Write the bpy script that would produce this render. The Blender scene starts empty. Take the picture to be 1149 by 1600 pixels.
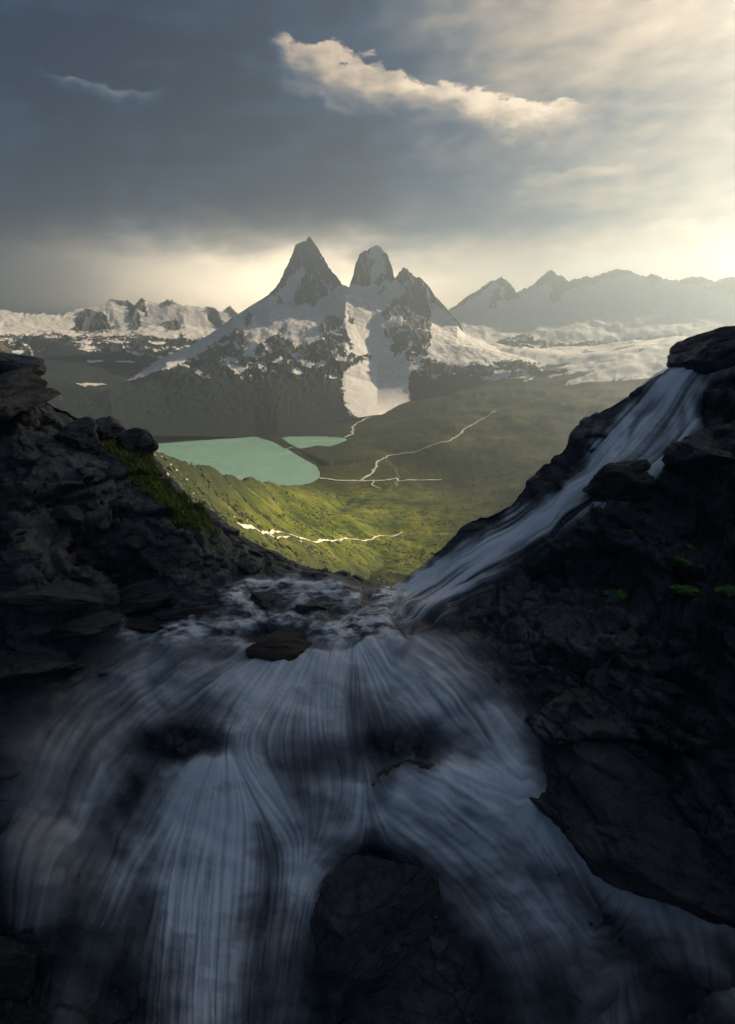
import bpy, math, random
import numpy as np
from mathutils import Vector

random.seed(7)
RNG = np.random.RandomState(11)
scene = bpy.context.scene
col = scene.collection
rad = math.radians

# ------------------------------------------------------------------ camera
HOR_V = 490.0                        # eye level row of the 1149 x 1600 photograph
F = 800.0                            # focal length in those pixels (18 mm on a 36 mm side)
PITCH = math.atan((800.0 - HOR_V) / F)
CP, SP = math.cos(PITCH), math.sin(PITCH)
cam_d = bpy.data.cameras.new("camera")
cam_d.sensor_fit = 'VERTICAL'
cam_d.sensor_height = 36.0
cam_d.lens = 36.0 * F / 1600.0
cam_d.clip_start = 0.05
cam_d.clip_end = 120000.0
cam = bpy.data.objects.new("camera", cam_d)
cam.rotation_euler = (math.pi / 2 - PITCH, 0, 0)
col.objects.link(cam)
scene.camera = cam

# ------------------------------------------------------------------ light
SUN_AZ, SUN_EL = 66.0, 23.0          # degrees to the right of the view, above eye level
scene.view_settings.view_transform = 'Standard'
scene.view_settings.look = 'None'
scene.view_settings.exposure = 1.18
scene.view_settings.gamma = 1.0
scene.view_settings.use_curve_mapping = False
scene.cycles.use_denoising = True
scene.cycles.max_bounces = 6
scene.cycles.diffuse_bounces = 2
scene.cycles.glossy_bounces = 2
scene.cycles.transparent_max_bounces = 8
scene.cycles.volume_bounces = 0
scene.cycles.sample_clamp_indirect = 6.0

sun_d = bpy.data.lights.new("sun", 'SUN')
sun_d.energy = 5.0
sun_d.angle = rad(0.6)
sun_d.color = (1.0, 0.78, 0.50)
sun = bpy.data.objects.new("sun", sun_d)
sdir = Vector((math.sin(rad(SUN_AZ)) * math.cos(rad(SUN_EL)), math.cos(rad(SUN_AZ)) * math.cos(rad(SUN_EL)), math.sin(rad(SUN_EL))))
sun.rotation_euler = sdir.to_track_quat('Z', 'Y').to_euler()
sun.location = sdir * 100
col.objects.link(sun)


class X:
    """a socket that can be used in arithmetic (each operation adds a Math node)"""
    def __init__(s, nt, k): s.nt, s.k = nt, k
    def op(s, o, a=None, b=None, clamp=False):
        n = s.nt.nodes.new('ShaderNodeMath'); n.operation = o; n.use_clamp = clamp
        for i, q in enumerate((s, a, b)):
            if q is None: continue
            if isinstance(q, X): s.nt.links.new(q.k, n.inputs[i])
            else: n.inputs[i].default_value = q
        return X(s.nt, n.outputs[0])
    def __add__(s, o): return s.op('ADD', o)
    __radd__ = __add__
    def __sub__(s, o): return s.op('SUBTRACT', o)
    def __rsub__(s, o): return s.op('MULTIPLY', -1.0).op('ADD', o)
    def __mul__(s, o): return s.op('MULTIPLY', o)
    __rmul__ = __mul__
    def __truediv__(s, o): return s.op('DIVIDE', o)
    def clamp(s): return s.op('ADD', 0.0, clamp=True)
    def step(s, a, b, lo=0.0, hi=1.0):
        n = s.nt.nodes.new('ShaderNodeMapRange'); n.interpolation_type = 'SMOOTHSTEP'
        s.nt.links.new(s.k, n.inputs[0])
        n.inputs[1].default_value = a; n.inputs[2].default_value = b
        n.inputs[3].default_value = lo; n.inputs[4].default_value = hi
        return X(s.nt, n.outputs[0])
    def bell(s, c, w):
        d = (s - c) / w
        return (d * d * -1.0).op('EXPONENT')
    def lin(s, a, b, lo=0.0, hi=1.0):
        n = s.nt.nodes.new('ShaderNodeMapRange')
        s.nt.links.new(s.k, n.inputs[0])
        n.inputs[1].default_value = a; n.inputs[2].default_value = b
        n.inputs[3].default_value = lo; n.inputs[4].default_value = hi
        return X(s.nt, n.outputs[0])


def xyz(nt, a, b, c):
    n = nt.nodes.new('ShaderNodeCombineXYZ')
    for i, q in enumerate((a, b, c)):
        if isinstance(q, X): nt.links.new(q.k, n.inputs[i])
        else: n.inputs[i].default_value = q
    return n.outputs[0]


def noise(nt, vec, scale, detail=5.0, rough=0.55, dist=0.0, out='Fac'):
    n = nt.nodes.new('ShaderNodeTexNoise')
    if vec is not None: nt.links.new(vec, n.inputs['Vector'])
    n.inputs['Scale'].default_value = scale; n.inputs['Detail'].default_value = detail
    n.inputs['Roughness'].default_value = rough; n.inputs['Distortion'].default_value = dist
    return X(nt, n.outputs[out])


def ramp(nt, fac, stops, interp='LINEAR'):
    n = nt.nodes.new('ShaderNodeValToRGB'); n.color_ramp.interpolation = interp
    nt.links.new(fac.k, n.inputs[0])
    e = n.color_ramp.elements
    while len(e) < len(stops): e.new(0.5)
    for q, (p, c) in zip(e, stops):
        q.position = p; q.color = (*c, 1)
    return n.outputs[0]


def mixc(nt, fac, a, b, mode='MIX'):
    n = nt.nodes.new('ShaderNodeMix'); n.data_type = 'RGBA'; n.blend_type = mode
    for i, q in ((0, fac), (6, a), (7, b)):
        if isinstance(q, X): nt.links.new(q.k, n.inputs[i])
        elif isinstance(q, bpy.types.NodeSocket): nt.links.new(q, n.inputs[i])
        elif isinstance(q, tuple): n.inputs[i].default_value = (*q, 1)
        else: n.inputs[i].default_value = q
    return n.outputs[2]


# pixel of the 1149 x 1600 photograph -> azimuth (right of view) and tangent of elevation
def ray(u, v):
    u = np.asarray(u, float); v = np.asarray(v, float)
    dx = (u - 574.5) / F; dy = (800.0 - v) / F
    y = CP + dy * SP; z = -SP + dy * CP
    return np.arctan2(dx, y), z / np.hypot(dx, y)


def pix(x, y, z):
    d = y * CP - z * SP
    up = y * SP + z * CP
    d = np.where(d < 1e-3, 1e-3, d)
    return 574.5 + F * x / d, 800.0 - F * up / d


# ------------------------------------------------------------------ sky (world)
def build_world():
    w = bpy.data.worlds.new("World"); scene.world = w; w.use_nodes = True
    nt = w.node_tree; nt.nodes.clear()
    out = nt.nodes.new('ShaderNodeOutputWorld'); bg = nt.nodes.new('ShaderNodeBackground')
    nt.links.new(bg.outputs[0], out.inputs[0])
    bg.inputs[1].default_value = 0.075
    tc = nt.nodes.new('ShaderNodeTexCoord')
    sep = nt.nodes.new('ShaderNodeSeparateXYZ'); nt.links.new(tc.outputs['Generated'], sep.inputs[0])
    dx, dy, dz = (X(nt, sep.outputs[i]) for i in range(3))
    sky = nt.nodes.new('ShaderNodeTexSky'); sky.sky_type = 'NISHITA'; sky.sun_disc = False
    sky.sun_elevation = rad(SUN_EL); sky.sun_rotation = rad(SUN_AZ); sky.altitude = 2000
    sky.air_density = 1.0; sky.dust_density = 2.0
    deg = 180.0 / math.pi
    az = dx.op('ARCTAN2', dy) * deg
    el = dz.op('ARCSINE') * deg
    # wandering of all shapes
    cv = xyz(nt, dx, dy, dz * 2.2)
    w1 = noise(nt, cv, 2.6, 6, 0.55, 0.0)
    w2 = noise(nt, xyz(nt, dy + 5.0, dx + 2.0, dz * 2.2), 2.6, 6, 0.55, 0.0)
    f1 = noise(nt, cv, 8.0, 8, 0.58, 0.0)
    f2 = noise(nt, xyz(nt, dx + 9.0, dy, dz * 2.2), 8.0, 8, 0.58, 0.0)
    a = az + (w1 - 0.5) * 20.0
    e = el + (w2 - 0.5) * 13.0
    a2 = az + (f1 - 0.5) * 7.0
    e2 = el + (f2 - 0.5) * 6.0
    # soft relief light on the cloud bellies: difference of the same noise a little towards the sun
    wv = xyz(nt, dx + (w1 - 0.5) * 0.10, dy + (w2 - 0.5) * 0.10, dz * 2.6)
    wva = xyz(nt, dx + (w1 - 0.5) * 0.10 + 0.022, dy + (w2 - 0.5) * 0.10 + 0.012, dz * 2.6 - 0.02)
    r0 = noise(nt, wv, 3.4, 8, 0.52, 0.0)
    r1 = noise(nt, wva, 3.4, 8, 0.52, 0.0)
    relief = (r0 - r1)
    big = noise(nt, xyz(nt, dx, dy, dz * 3.0), 2.0, 4, 0.5, 0.0)
    front = az.step(125.0, 60.0) * az.step(-160.0, -100.0)
    # brightness of the cloud cover: storm on the left, sun side on the right
    sunside = a.step(-10.0, 36.0) * front
    B = sunside * 0.56 + 0.035
    B = B + a.step(-4.0, 14.0) * e.step(13.0, 22.0) * front * 0.14   # open warm cloud high right
    B = B + e.step(17.0, 26.0) * 0.08
    B = B - a.bell(-4.0, 13.0) * e.bell(12.0, 5.0) * 0.12            # dark belly in the middle
    glow = (e * -0.35 + el * -0.65).step(-8.5, -1.0)
    B = B + glow * a.step(-34.0, -16.0, 0.25, 1.0) * front * 0.68
    B = B + a2.bell(-10.0, 11.0) * e2.bell(2.5, 3.6) * 0.34
    B = B + a2.bell(29.0, 9.0) * e2.bell(5.0, 4.0) * 0.10
    # falling rain under the storm
    rain = noise(nt, xyz(nt, az * 0.35 - el * 0.05, el * 0.02, 0.0), 1.0, 4, 0.6)
    B = B - az.bell(-29.0, 4.5) * e.step(9.0, 2.0) * (rain * 0.6 + 0.08)
    B = B + relief * 2.0 * sunside.lin(0.0, 1.0, 0.45, 1.0) + (big - 0.5) * 0.30 + (r0 - 0.5) * 0.26
    B = (B - 0.24) * el.step(62.0, 28.0) + 0.24

    g1 = noise(nt, cv, 22.0, 6, 0.6); g2 = noise(nt, xyz(nt, dx + 3.0, dy, dz * 2.2), 22.0, 6, 0.6)

    def streak(B, p0, p1, up, down, amp, ends=4.0, wob=1.0, lean=0.0):
        (a0, t0), (a1, t1) = (ray(*p0), ray(*p1))
        a0, a1 = math.degrees(a0), math.degrees(a1)
        e0, e1 = math.degrees(math.atan(t0)), math.degrees(math.atan(t1))
        L = math.hypot(a1 - a0, e1 - e0); cx, cy = (a1 - a0) / L, (e1 - e0) / L
        aa = az + (f1 - 0.5) * 6.0 * wob + (g1 - 0.5) * 2.5 * wob; ee = el + (f2 - 0.5) * 5.0 * wob + (g2 - 0.5) * 2.5 * wob
        t = (aa - a0) * cx + (ee - e0) * cy
        n = (aa - a0) * -cy + (ee - e0) * cx
        n = n - (t / L - 0.5) * (t / L - 0.5) * lean
        m = n.step(up * 0.6, 0.0) * n.step(-down, up * 0.3) * (g1 * 1.6 + 0.2)
        m = m * t.step(-ends * 0.5, ends * 0.5) * t.step(L + ends * 0.7, L - ends * 0.7)
        return B + m * amp
    B = streak(B, (450, 70), (905, 165), 0.8, 3.4, 0.60, 3.0, 1.0)
    B = streak(B, (430, 118), (560, 170), 0.7, 1.3, 0.14, 3.0, 0.8)
    B = streak(B, (640, 150), (820, 195), 1.2, 2.2, -0.10, 5.0, 1.0)
    B = streak(B, (70, 112), (235, 146), 0.6, 1.3, 0.34, 3.0, 0.7)
    B = streak(B, (620, 228), (725, 225), 0.7, 1.6, 0.12, 3.0, 1.0)
    B = streak(B, (850, 268), (990, 285), 0.9, 1.6, 0.13, 3.0, 1.1)
    B = streak(B, (340, 75), (410, 90), 0.5, 0.9, 0.15, 3.0, 0.8)
    B = streak(B, (335, 365), (440, 385), 1.4, 1.8, -0.22, 3.0, 1.2)
    B = streak(B, (1010, 355), (1149, 345), 1.2, 2.0, 0.20, 4.0, 1.0)
    B = B.clamp()
    cloud = ramp(nt, B, [(0.0, (0.001, 0.009, 0.026)), (0.16, (0.010, 0.030, 0.062)), (0.34, (0.080, 0.088, 0.102)),
                         (0.55, (0.26, 0.212, 0.165)), (0.78, (0.46, 0.355, 0.25)), (1.0, (0.67, 0.54, 0.38))])
    hg = az.bell(-7.0, 15.0) * e2.bell(2.6, 3.4) * el.step(14.0, 4.0)
    cloud = mixc(nt, hg.clamp(), cloud, (2.3, 1.86, 1.28))
    c10 = mixc(nt, 1.0, cloud, (10.0, 10.0, 10.0), 'MULTIPLY')
    cover = (a.step(24.0, 36.0) * e.step(17.0, 24.0) * 0.35)
    fin = mixc(nt, 0.94 - cover, sky.outputs[0], c10)
    nt.links.new(fin, bg.inputs[0])
build_world()

# ------------------------------------------------------------------ noise in numpy
_perm = RNG.permutation(4096).astype(np.int64)
_g = RNG.normal(size=(4096, 3)); _g /= np.linalg.norm(_g, axis=1)[:, None]


def _h(ix, iy, iz):
    return _perm[(_perm[(_perm[ix & 4095] + iy) & 4095] + iz) & 4095]


def perlin(x, y, z=None):
    x = np.asarray(x, float); y = np.asarray(y, float)
    if z is None: z = np.full_like(x, 0.37)
    ix, iy, iz = np.floor(x).astype(np.int64), np.floor(y).astype(np.int64), np.floor(z).astype(np.int64)
    fx, fy, fz = x - ix, y - iy, z - iz
    s = lambda t: t * t * t * (t * (t * 6 - 15) + 10)
    ux, uy, uz = s(fx), s(fy), s(fz)
    r = 0.0
    for a in (0, 1):
        wx = ux if a else 1 - ux
        for b in (0, 1):
            wy = uy if b else 1 - uy
            for c in (0, 1):
                wz = uz if c else 1 - uz
                g = _g[_h(ix + a, iy + b, iz + c)]
                r = r + wx * wy * wz * (g[..., 0] * (fx - a) + g[..., 1] * (fy - b) + g[..., 2] * (fz - c))
    return r * 1.6


def fbm(x, y, z=None, o=5, gain=0.5, lac=2.03):
    x = np.asarray(x, float); y = np.asarray(y, float)
    z = np.full_like(x, 0.37) if z is None else np.asarray(z, float)
    r = 0.0; amp = 1.0
    for i in range(o):
        r = r + amp * perlin(x, y, z)
        x, y, z = x * lac + 13.7, y * lac - 7.1, z * lac + 3.3; amp *= gain
    return r


def ridged(x, y, z=None, o=5, gain=0.5, lac=2.07):
    x = np.asarray(x, float); y = np.asarray(y, float)
    z = np.full_like(x, 0.37) if z is None else np.asarray(z, float)
    r = 0.0; amp = 1.0; tot = 0.0; prev = 1.0
    for i in range(o):
        n = 1 - np.abs(perlin(x, y, z)); n = n * n
        r = r + amp * n * prev; tot += amp; prev = n
        x, y, z = x * lac + 3.7, y * lac + 17.1, z * lac - 5.3; amp *= gain
    return r / tot


def worley(x, y, z):
    """distance to nearest and second nearest seed, a random number of the nearest cell and the offset to it"""
    ix, iy, iz = np.floor(x).astype(np.int64), np.floor(y).astype(np.int64), np.floor(z).astype(np.int64)
    d1 = np.full(x.shape, 9.0); d2 = np.full(x.shape, 9.0); cid = np.zeros(x.shape, np.int64)
    off = np.zeros(x.shape + (3,))
    jit = _worley_j
    for a in (-1, 0, 1):
        for b in (-1, 0, 1):
            for c in (-1, 0, 1):
                h = _h(ix + a, iy + b, iz + c)
                q = jit[h]
                ox = ix + a + q[..., 0] - x; oy = iy + b + q[..., 1] - y; oz = iz + c + q[..., 2] - z
                d = np.sqrt(ox * ox + oy * oy + oz * oz)
                n1 = d < d1
                d2 = np.where(n1, d1, np.minimum(d2, d))
                d1 = np.where(n1, d, d1); cid = np.where(n1, h, cid)
                off[n1] = np.stack((ox, oy, oz), -1)[n1]
    return d1, d2, cid, off
_worley_j = RNG.rand(4096, 3)


def sstep(a, b, x):
    t = np.clip((x - a) / (b - a), 0, 1)
    return t * t * (3 - 2 * t)


def inpoly(u, v, poly):
    r = np.zeros(u.shape, bool); n = len(poly)
    for i in range(n):
        (x0, y0), (x1, y1) = poly[i], poly[(i + 1) % n]
        if y0 == y1: continue
        c = ((y0 > v) != (y1 > v)) & (u < (x1 - x0) * (v - y0) / (y1 - y0) + x0)
        r ^= c
    return r


def polydist(u, v, pts):
    d = np.full(u.shape, 1e9); s = np.zeros(u.shape); acc = 0.0
    for (x0, y0), (x1, y1) in zip(pts[:-1], pts[1:]):
        L2 = (x1 - x0) ** 2 + (y1 - y0) ** 2
        t = np.clip(((u - x0) * (x1 - x0) + (v - y0) * (y1 - y0)) / L2, 0, 1)
        q = np.hypot(u - x0 - t * (x1 - x0), v - y0 - t * (y1 - y0))
        m = q < d
        d = np.where(m, q, d); s = np.where(m, acc + t * L2 ** .5, s); acc += L2 ** .5
    return d, s / acc


class RBF:
    @staticmethod
    def ker(r): return r * r * np.log(r + 1e-9)
    def __init__(s, pts, vals, k=0.0):
        s.p = np.array(pts, float); n = len(s.p)
        A = s.ker(np.linalg.norm(s.p[:, None] - s.p[None], axis=2))
        A = np.block([[A + np.eye(n) * k, np.ones((n, 1)), s.p], [np.ones((1, n)), np.zeros((1, 3))], [s.p.T, np.zeros((2, 3))]])
        s.w = np.linalg.solve(A, np.concatenate([vals, np.zeros(3)]))
    def __call__(s, a, b):
        sh = a.shape; a = a.ravel(); b = b.ravel(); n = len(s.p)
        r = s.w[n] + s.w[n + 1] * a + s.w[n + 2] * b
        for i in range(n):
            r = r + s.w[i] * s.ker(np.hypot(a - s.p[i, 0], b - s.p[i, 1]))
        return r.reshape(sh)


# ------------------------------------------------------------------ mesh helpers
def grid_mesh(name, P, mat, attrs=None, keep=None, smooth=True):
    """P: rows x columns x 3"""
    nr, nc = P.shape[:2]
    idx = np.arange(nr * nc).reshape(nr, nc)
    q = np.stack((idx[:-1, :-1], idx[:-1, 1:], idx[1:, 1:], idx[1:, :-1]), -1).reshape(-1, 4)
    V = P.reshape(-1, 3)
    attrs = {k: a.ravel() for k, a in (attrs or {}).items()}
    if keep is not None:
        kk = keep.ravel()
        q = q[kk[q].any(1)]
        used = np.unique(q); re = np.full(nr * nc, -1); re[used] = np.arange(len(used))
        q = re[q]; V = V[used]; attrs = {k: a[used] for k, a in attrs.items()}
    me = bpy.data.meshes.new(name)
    me.vertices.add(len(V)); me.vertices.foreach_set('co', V.ravel().astype(np.float32))
    me.loops.add(q.size); me.loops.foreach_set('vertex_index', q.ravel().astype(np.int32))
    me.polygons.add(len(q)); me.polygons.foreach_set('loop_start', np.arange(0, q.size, 4, dtype=np.int32))
    me.update(calc_edges=True)
    if smooth: me.polygons.foreach_set('use_smooth', np.ones(len(q), bool))
    for k, a in attrs.items():
        at = me.attributes.new(k, 'FLOAT', 'POINT'); at.data.foreach_set('value', a.astype(np.float32))
    me.materials.append(mat)
    o = bpy.data.objects.new(name, me); col.objects.link(o)
    return o


def raw_mesh(name, V, faces, mat, parent=None, smooth=False):
    me = bpy.data.meshes.new(name); me.from_pydata([tuple(v) for v in V], [], faces); me.update()
    if smooth: me.polygons.foreach_set('use_smooth', np.ones(len(me.polygons), bool))
    me.materials.append(mat)
    o = bpy.data.objects.new(name, me); col.objects.link(o)
    if parent: o.parent = parent
    return o


def tag(o, label=None, cat=None, group=None, kind=None):
    if label: o['label'] = label
    if cat: o['category'] = cat
    if group: o['group'] = group
    if kind: o['kind'] = kind
    return o


def new_mat(name):
    m = bpy.data.materials.new(name); m.use_nodes = True
    nt = m.node_tree; b = nt.nodes['Principled BSDF']
    return m, nt, b


def attr(nt, name):
    n = nt.nodes.new('ShaderNodeAttribute'); n.attribute_name = name
    return X(nt, n.outputs['Fac'])


def objco(nt):
    return nt.nodes.new('ShaderNodeTexCoord').outputs['Object']


def bump(nt, b, h, strength, dist):
    n = nt.nodes.new('ShaderNodeBump'); n.inputs['Strength'].default_value = strength; n.inputs['Distance'].default_value = dist
    nt.links.new(h.k, n.inputs['Height']); nt.links.new(n.outputs[0], b.inputs['Normal'])

# ------------------------------------------------------------------ far materials
def sepx(nt, co, sc):
    n = nt.nodes.new('ShaderNodeSeparateXYZ'); nt.links.new(co, n.inputs[0])
    return [X(nt, n.outputs[i]) * sc[i] for i in range(3)]

def mat_far():
    m, nt, b = new_mat('alpine_ground')
    co = objco(nt)
    snow = attr(nt, 'snow'); veg = attr(nt, 'veg')
    n1 = noise(nt, co, 0.0045, 8, 0.62, 0.6); n2 = noise(nt, co, 0.022, 6, 0.65, 0.3); n3 = noise(nt, co, 0.0016, 4, 0.5); n4 = noise(nt, co, 0.075, 6, 0.7, 0.2)
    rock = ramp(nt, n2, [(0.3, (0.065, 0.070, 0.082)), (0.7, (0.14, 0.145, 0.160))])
    rock = mixc(nt, attr(nt, 'dark') * 0.97, rock, ramp(nt, n4, [(0.35, (0.007, 0.012, 0.017)), (0.65, (0.019, 0.027, 0.033))]))  # dark attribute: shade on the low flanks put into the rock colour
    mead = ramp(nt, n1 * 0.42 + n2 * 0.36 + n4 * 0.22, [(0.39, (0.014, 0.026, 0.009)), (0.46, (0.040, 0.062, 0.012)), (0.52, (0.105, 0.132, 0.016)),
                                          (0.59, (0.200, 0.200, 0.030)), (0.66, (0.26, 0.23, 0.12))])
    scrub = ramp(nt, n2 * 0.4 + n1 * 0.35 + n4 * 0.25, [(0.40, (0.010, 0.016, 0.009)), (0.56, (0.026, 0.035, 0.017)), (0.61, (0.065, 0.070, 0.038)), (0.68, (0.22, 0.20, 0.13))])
    green = mixc(nt, (n3.step(0.42, 0.58) * 0.25 + attr(nt, 'sun_patch') * 0.85).clamp(), scrub, mead)  # brighter meadow tones inside the painted sun patch, dimmer scrub outside
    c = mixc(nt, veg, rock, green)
    snc = ramp(nt, n2, [(0.25, (0.60, 0.60, 0.62)), (0.7, (0.82, 0.81, 0.80))])
    c = mixc(nt, snow, c, snc)
    nt.links.new(c, b.inputs['Base Color'])
    b.inputs['Roughness'].default_value = 0.9
    b.inputs['Specular IOR Level'].default_value = 0.15
    bump(nt, b, noise(nt, co, 0.05, 6, 0.65), 0.6, 6.0)
    return m
M_FAR = mat_far()


def mat_water_far(name, colr, rough):
    m, nt, b = new_mat(name)
    co = objco(nt)
    n = noise(nt, co, 0.004, 4, 0.5)
    nt.links.new(ramp(nt, n, [(0.3, tuple(q * 0.9 for q in colr)), (0.7, colr)]), b.inputs['Base Color'])
    b.inputs['Roughness'].default_value = rough
    b.inputs['IOR'].default_value = 1.33
    wind = noise(nt, xyz(nt, *sepx(nt, co, (0.0016, 0.006, 0.0))), 1.0, 5, 0.6)
    nt.links.new(wind.lin(0.35, 0.65, rough * 0.5, rough * 1.8).k, b.inputs['Roughness'])
    bump(nt, b, noise(nt, co, 0.25, 4, 0.6), 0.25, 0.4)
    return m
M_LAKE = mat_water_far('glacial_lake_water', (0.25, 0.44, 0.36), 0.18)
M_RIVER = mat_water_far('glacial_river_water', (0.62, 0.62, 0.55), 0.3)

# ------------------------------------------------------------------ valley floor
LAKE_Z = -975.0


def ctrl(rows):
    pts, val = [], []
    for r in rows:
        u, v, k, q = r
        a, t = ray(u, v)
        R = q if k == 'R' else q / float(t)
        pts.append((float(a), math.log(R) * 0.6)); val.append(float(t))
    return pts, val


vrows = [(u, v, 'Z', LAKE_Z) for u, v in ((215, 684), (300, 680), (400, 684), (300, 715), (400, 735), (470, 752), (498, 742), (450, 705), (350, 700),
         (520, 748), (560, 752), (640, 752), (700, 756), (480, 690), (540, 690), (560, 700), (600, 735), (640, 735))]
vrows += [
          
          (500, 805, 'R', 1850), (600, 900, 'R', 1300), (600, 840, 'R', 1900), (600, 790, 'R', 2400),
          (700, 840, 'R', 1900), (700, 790, 'R', 2400), (800, 780, 'R', 2350), (850, 740, 'R', 2700), (640, 905, 'R', 1300),
          (600, 960, 'R', 900), (800, 900, 'R', 1200), (1000, 800, 'R', 1500), (1149, 700, 'R', 2000),
          (770, 645, 'R', 4300), (690, 690, 'R', 3600), (900, 700, 'R', 3300), (900, 620, 'R', 4600), (1000, 600, 'R', 4900), (1149, 570, 'R', 5200),
          (1149, 520, 'R', 6800), (900, 552, 'R', 6800), (750, 552, 'R', 6900), (1000, 535, 'R', 7500), (800, 600, 'R', 5400),
          (0, 550, 'R', 7600), (0, 620, 'R', 5700), (0, 672, 'R', 4500), (150, 608, 'R', 5900), (190, 565, 'R', 7200), (90, 535, 'R', 8200),
          (120, 660, 'R', 4700), (590, 650, 'R', 5000), (560, 665, 'R', 4600), (480, 676, 'R', 4420)]
vp, vv = ctrl(vrows)
for (u, R, z) in ((-60, 600, -520), (150, 600, -480), (330, 1000, -680), (330, 500, -480), (430, 1500, -860), (430, 800, -620), (430, 2200, -960), (250, 1600, -930), (100, 1600, -930), (250, 2500, -965), (60, 2500, -950)):
    a, t = ray(u, 750); vp.append((float(a), math.log(R) * 0.6)); vv.append(z / R)
for a in (-50, -38, -25, -12, 0, 12, 25, 38, 50):
    vp.append((rad(a), math.log(55) * 0.6)); vv.append(-1.45)
    vp.append((rad(a), math.log(9500) * 0.6)); vv.append(-0.05)
for a in (-15, -7, 0, 6):
    vp.append((rad(a), math.log(6800) * 0.6)); vv.append(-0.11)
vrbf = RBF(vp, vv, 0.0005)
NA, NR = 780, 400
va = np.linspace(rad(-52), rad(52), NA)
vr = np.exp(np.concatenate([np.linspace(math.log(50), math.log(350), 70)[:-1], np.linspace(math.log(350), math.log(9500), NR - 69)]))
A_, R_ = np.meshgrid(va, vr)


def valley_z(A, R, detail=True):
    Z = vrbf(A, np.log(R) * 0.6) * R
    x, y = R * np.sin(A), R * np.cos(A)
    if detail:
        flat = sstep(40, 260, Z - LAKE_Z)
        k = 0.25 + 0.75 * flat
        Z = Z + k * np.minimum(1, R / 1200) * (60 * fbm(x / 900, y / 900, None, 5, 0.5) + 14 * ridged(x / 160, y / 160, None, 4) - 7)
        Z = Z + 2.5 * fbm(x / 40, y / 40, None, 3) * np.minimum(1, R / 900)
    return Z


# the green shoulder that runs down from the left bank to the lake: lines (pixel, distance), nearest first
hill_lines = [[(60, 900, 60), (150, 915, 70), (230, 930, 90), (330, 935, 190), (430, 935, 430), (520, 940, 800), (600, 945, 1100)],
              [(60, 800, 120), (150, 815, 140), (230, 830, 185), (330, 842, 390), (430, 852, 780), (520, 856, 1280), (600, 872, 1600)],
              [(60, 720, 230), (150, 740, 260), (230, 765, 340), (330, 792, 660), (430, 806, 1250), (520, 812, 1900), (600, 830, 2150)],
              [(60, 700, 380), (170, 700, 440), (230, 704, 560), (280, 722, 760), (330, 736, 1030), (380, 749, 1420), (430, 757, 1950), (470, 762, 2450), (520, 772, 2800), (600, 800, 2900)]]


def hill_z(azs, R):
    kn = []
    for ln in hill_lines:
        p = np.array(ln, float); a, t = ray(p[:, 0], p[:, 1])
        Rl = np.exp(np.interp(azs, a, np.log(p[:, 2]))); kn.append((Rl, np.interp(azs, a, t) * Rl))
    Rl, zl = kn[-1]
    kn.append((Rl * 1.06, zl - Rl * 0.06 * 0.35)); kn.append((Rl * 1.8, zl - Rl * 0.9))
    kr = np.array([k[0] for k in kn]); kz = np.array([k[1] for k in kn])
    out = np.empty_like(R)
    for j in range(R.shape[1]):
        out[:, j] = np.interp(R[:, j], kr[:, j], kz[:, j])
    x, y = R * np.sin(azs)[None], R * np.cos(azs)[None]
    k = np.minimum(1, R / 900)
    out = out + k * (16 * fbm(x / 260, y / 260, None, 6, 0.55) + 3 * ridged(x / 45, y / 45, None, 3))
    return np.where((R < kr[0][None] * 0.9) | (R > kr[-1][None]), -1e5, out)


lake_px = [(150, 678), (215, 679), (300, 679.5), (370, 680), (402, 683), (425, 689), (447, 701), (470, 714), (492, 727), (501, 738), (500, 746), (488, 754),
           (470, 758), (445, 759), (420, 757), (390, 756), (330, 760), (240, 745), (150, 740)]
pond_px = [(440, 684), (455, 682), (480, 682), (510, 682), (540, 684), (543, 687), (530, 693), (515, 698), (495, 696), (475, 700), (468, 701), (452, 693)]


def flatpoly(px, z):
    out = []
    n = len(px)
    for i in range(n):
        (u0, v0), (u1, v1) = px[i], px[(i + 1) % n]
        for k in range(6):
            t = k / 6
            a, e = ray(u0 + (u1 - u0) * t, v0 + (v1 - v0) * t)
            R = z / e
            out.append((R * math.sin(a), R * math.cos(a)))
    out = np.array(out)
    c = np.roll(out, -1, 0) - np.roll(out, 1, 0)
    nn = np.stack((c[:, 1], -c[:, 0]), 1) / (np.linalg.norm(c, axis=1)[:, None] + 1e-6)
    j = fbm(out[:, 0] / 120, out[:, 1] / 120, None, 3)
    return out + nn * j[:, None] * 9


lake_xy, pond_xy = flatpoly(lake_px, LAKE_Z), flatpoly(pond_px, LAKE_Z + 6)
VZ = np.maximum(valley_z(A_, R_), hill_z(va, R_))
vx, vy = R_ * np.sin(A_), R_ * np.cos(A_)
for poly, z in ((lake_xy, LAKE_Z), (pond_xy, LAKE_Z + 6)):
    d, _ = polydist(vx, vy, np.vstack([poly, poly[:1]]).tolist())
    ins = inpoly(vx, vy, poly.tolist())
    hill = (R_ < 2600) if z == LAKE_Z else np.zeros_like(ins)
    VZ = np.where(ins & ~(hill & (VZ > z + 25)), np.minimum(VZ, z - 2 - np.minimum(d * 0.1, 8)), VZ)
    near = (~ins) & (d < 500) & ~hill
    if z > LAKE_Z: near &= ~inpoly(vx, vy, lake_xy.tolist()) & (polydist(vx, vy, lake_xy.tolist())[0] > 60)
    VZ = np.where(near, np.maximum(VZ, z + 1 + d * 0.03), VZ)
    near = (~ins) & (d < 800) & ~hill
    VZ = np.where(near, np.minimum(VZ, z + 2 + d * 0.02 + 0.00022 * d * d), VZ)
VZ = np.maximum(VZ, LAKE_Z - 12)
vu, vvv = pix(vx, vy, VZ)
wn = fbm(vx / 350, vy / 350, None, 5)
slope = np.abs(np.gradient(VZ, axis=0) / np.gradient(R_, axis=0))
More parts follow.
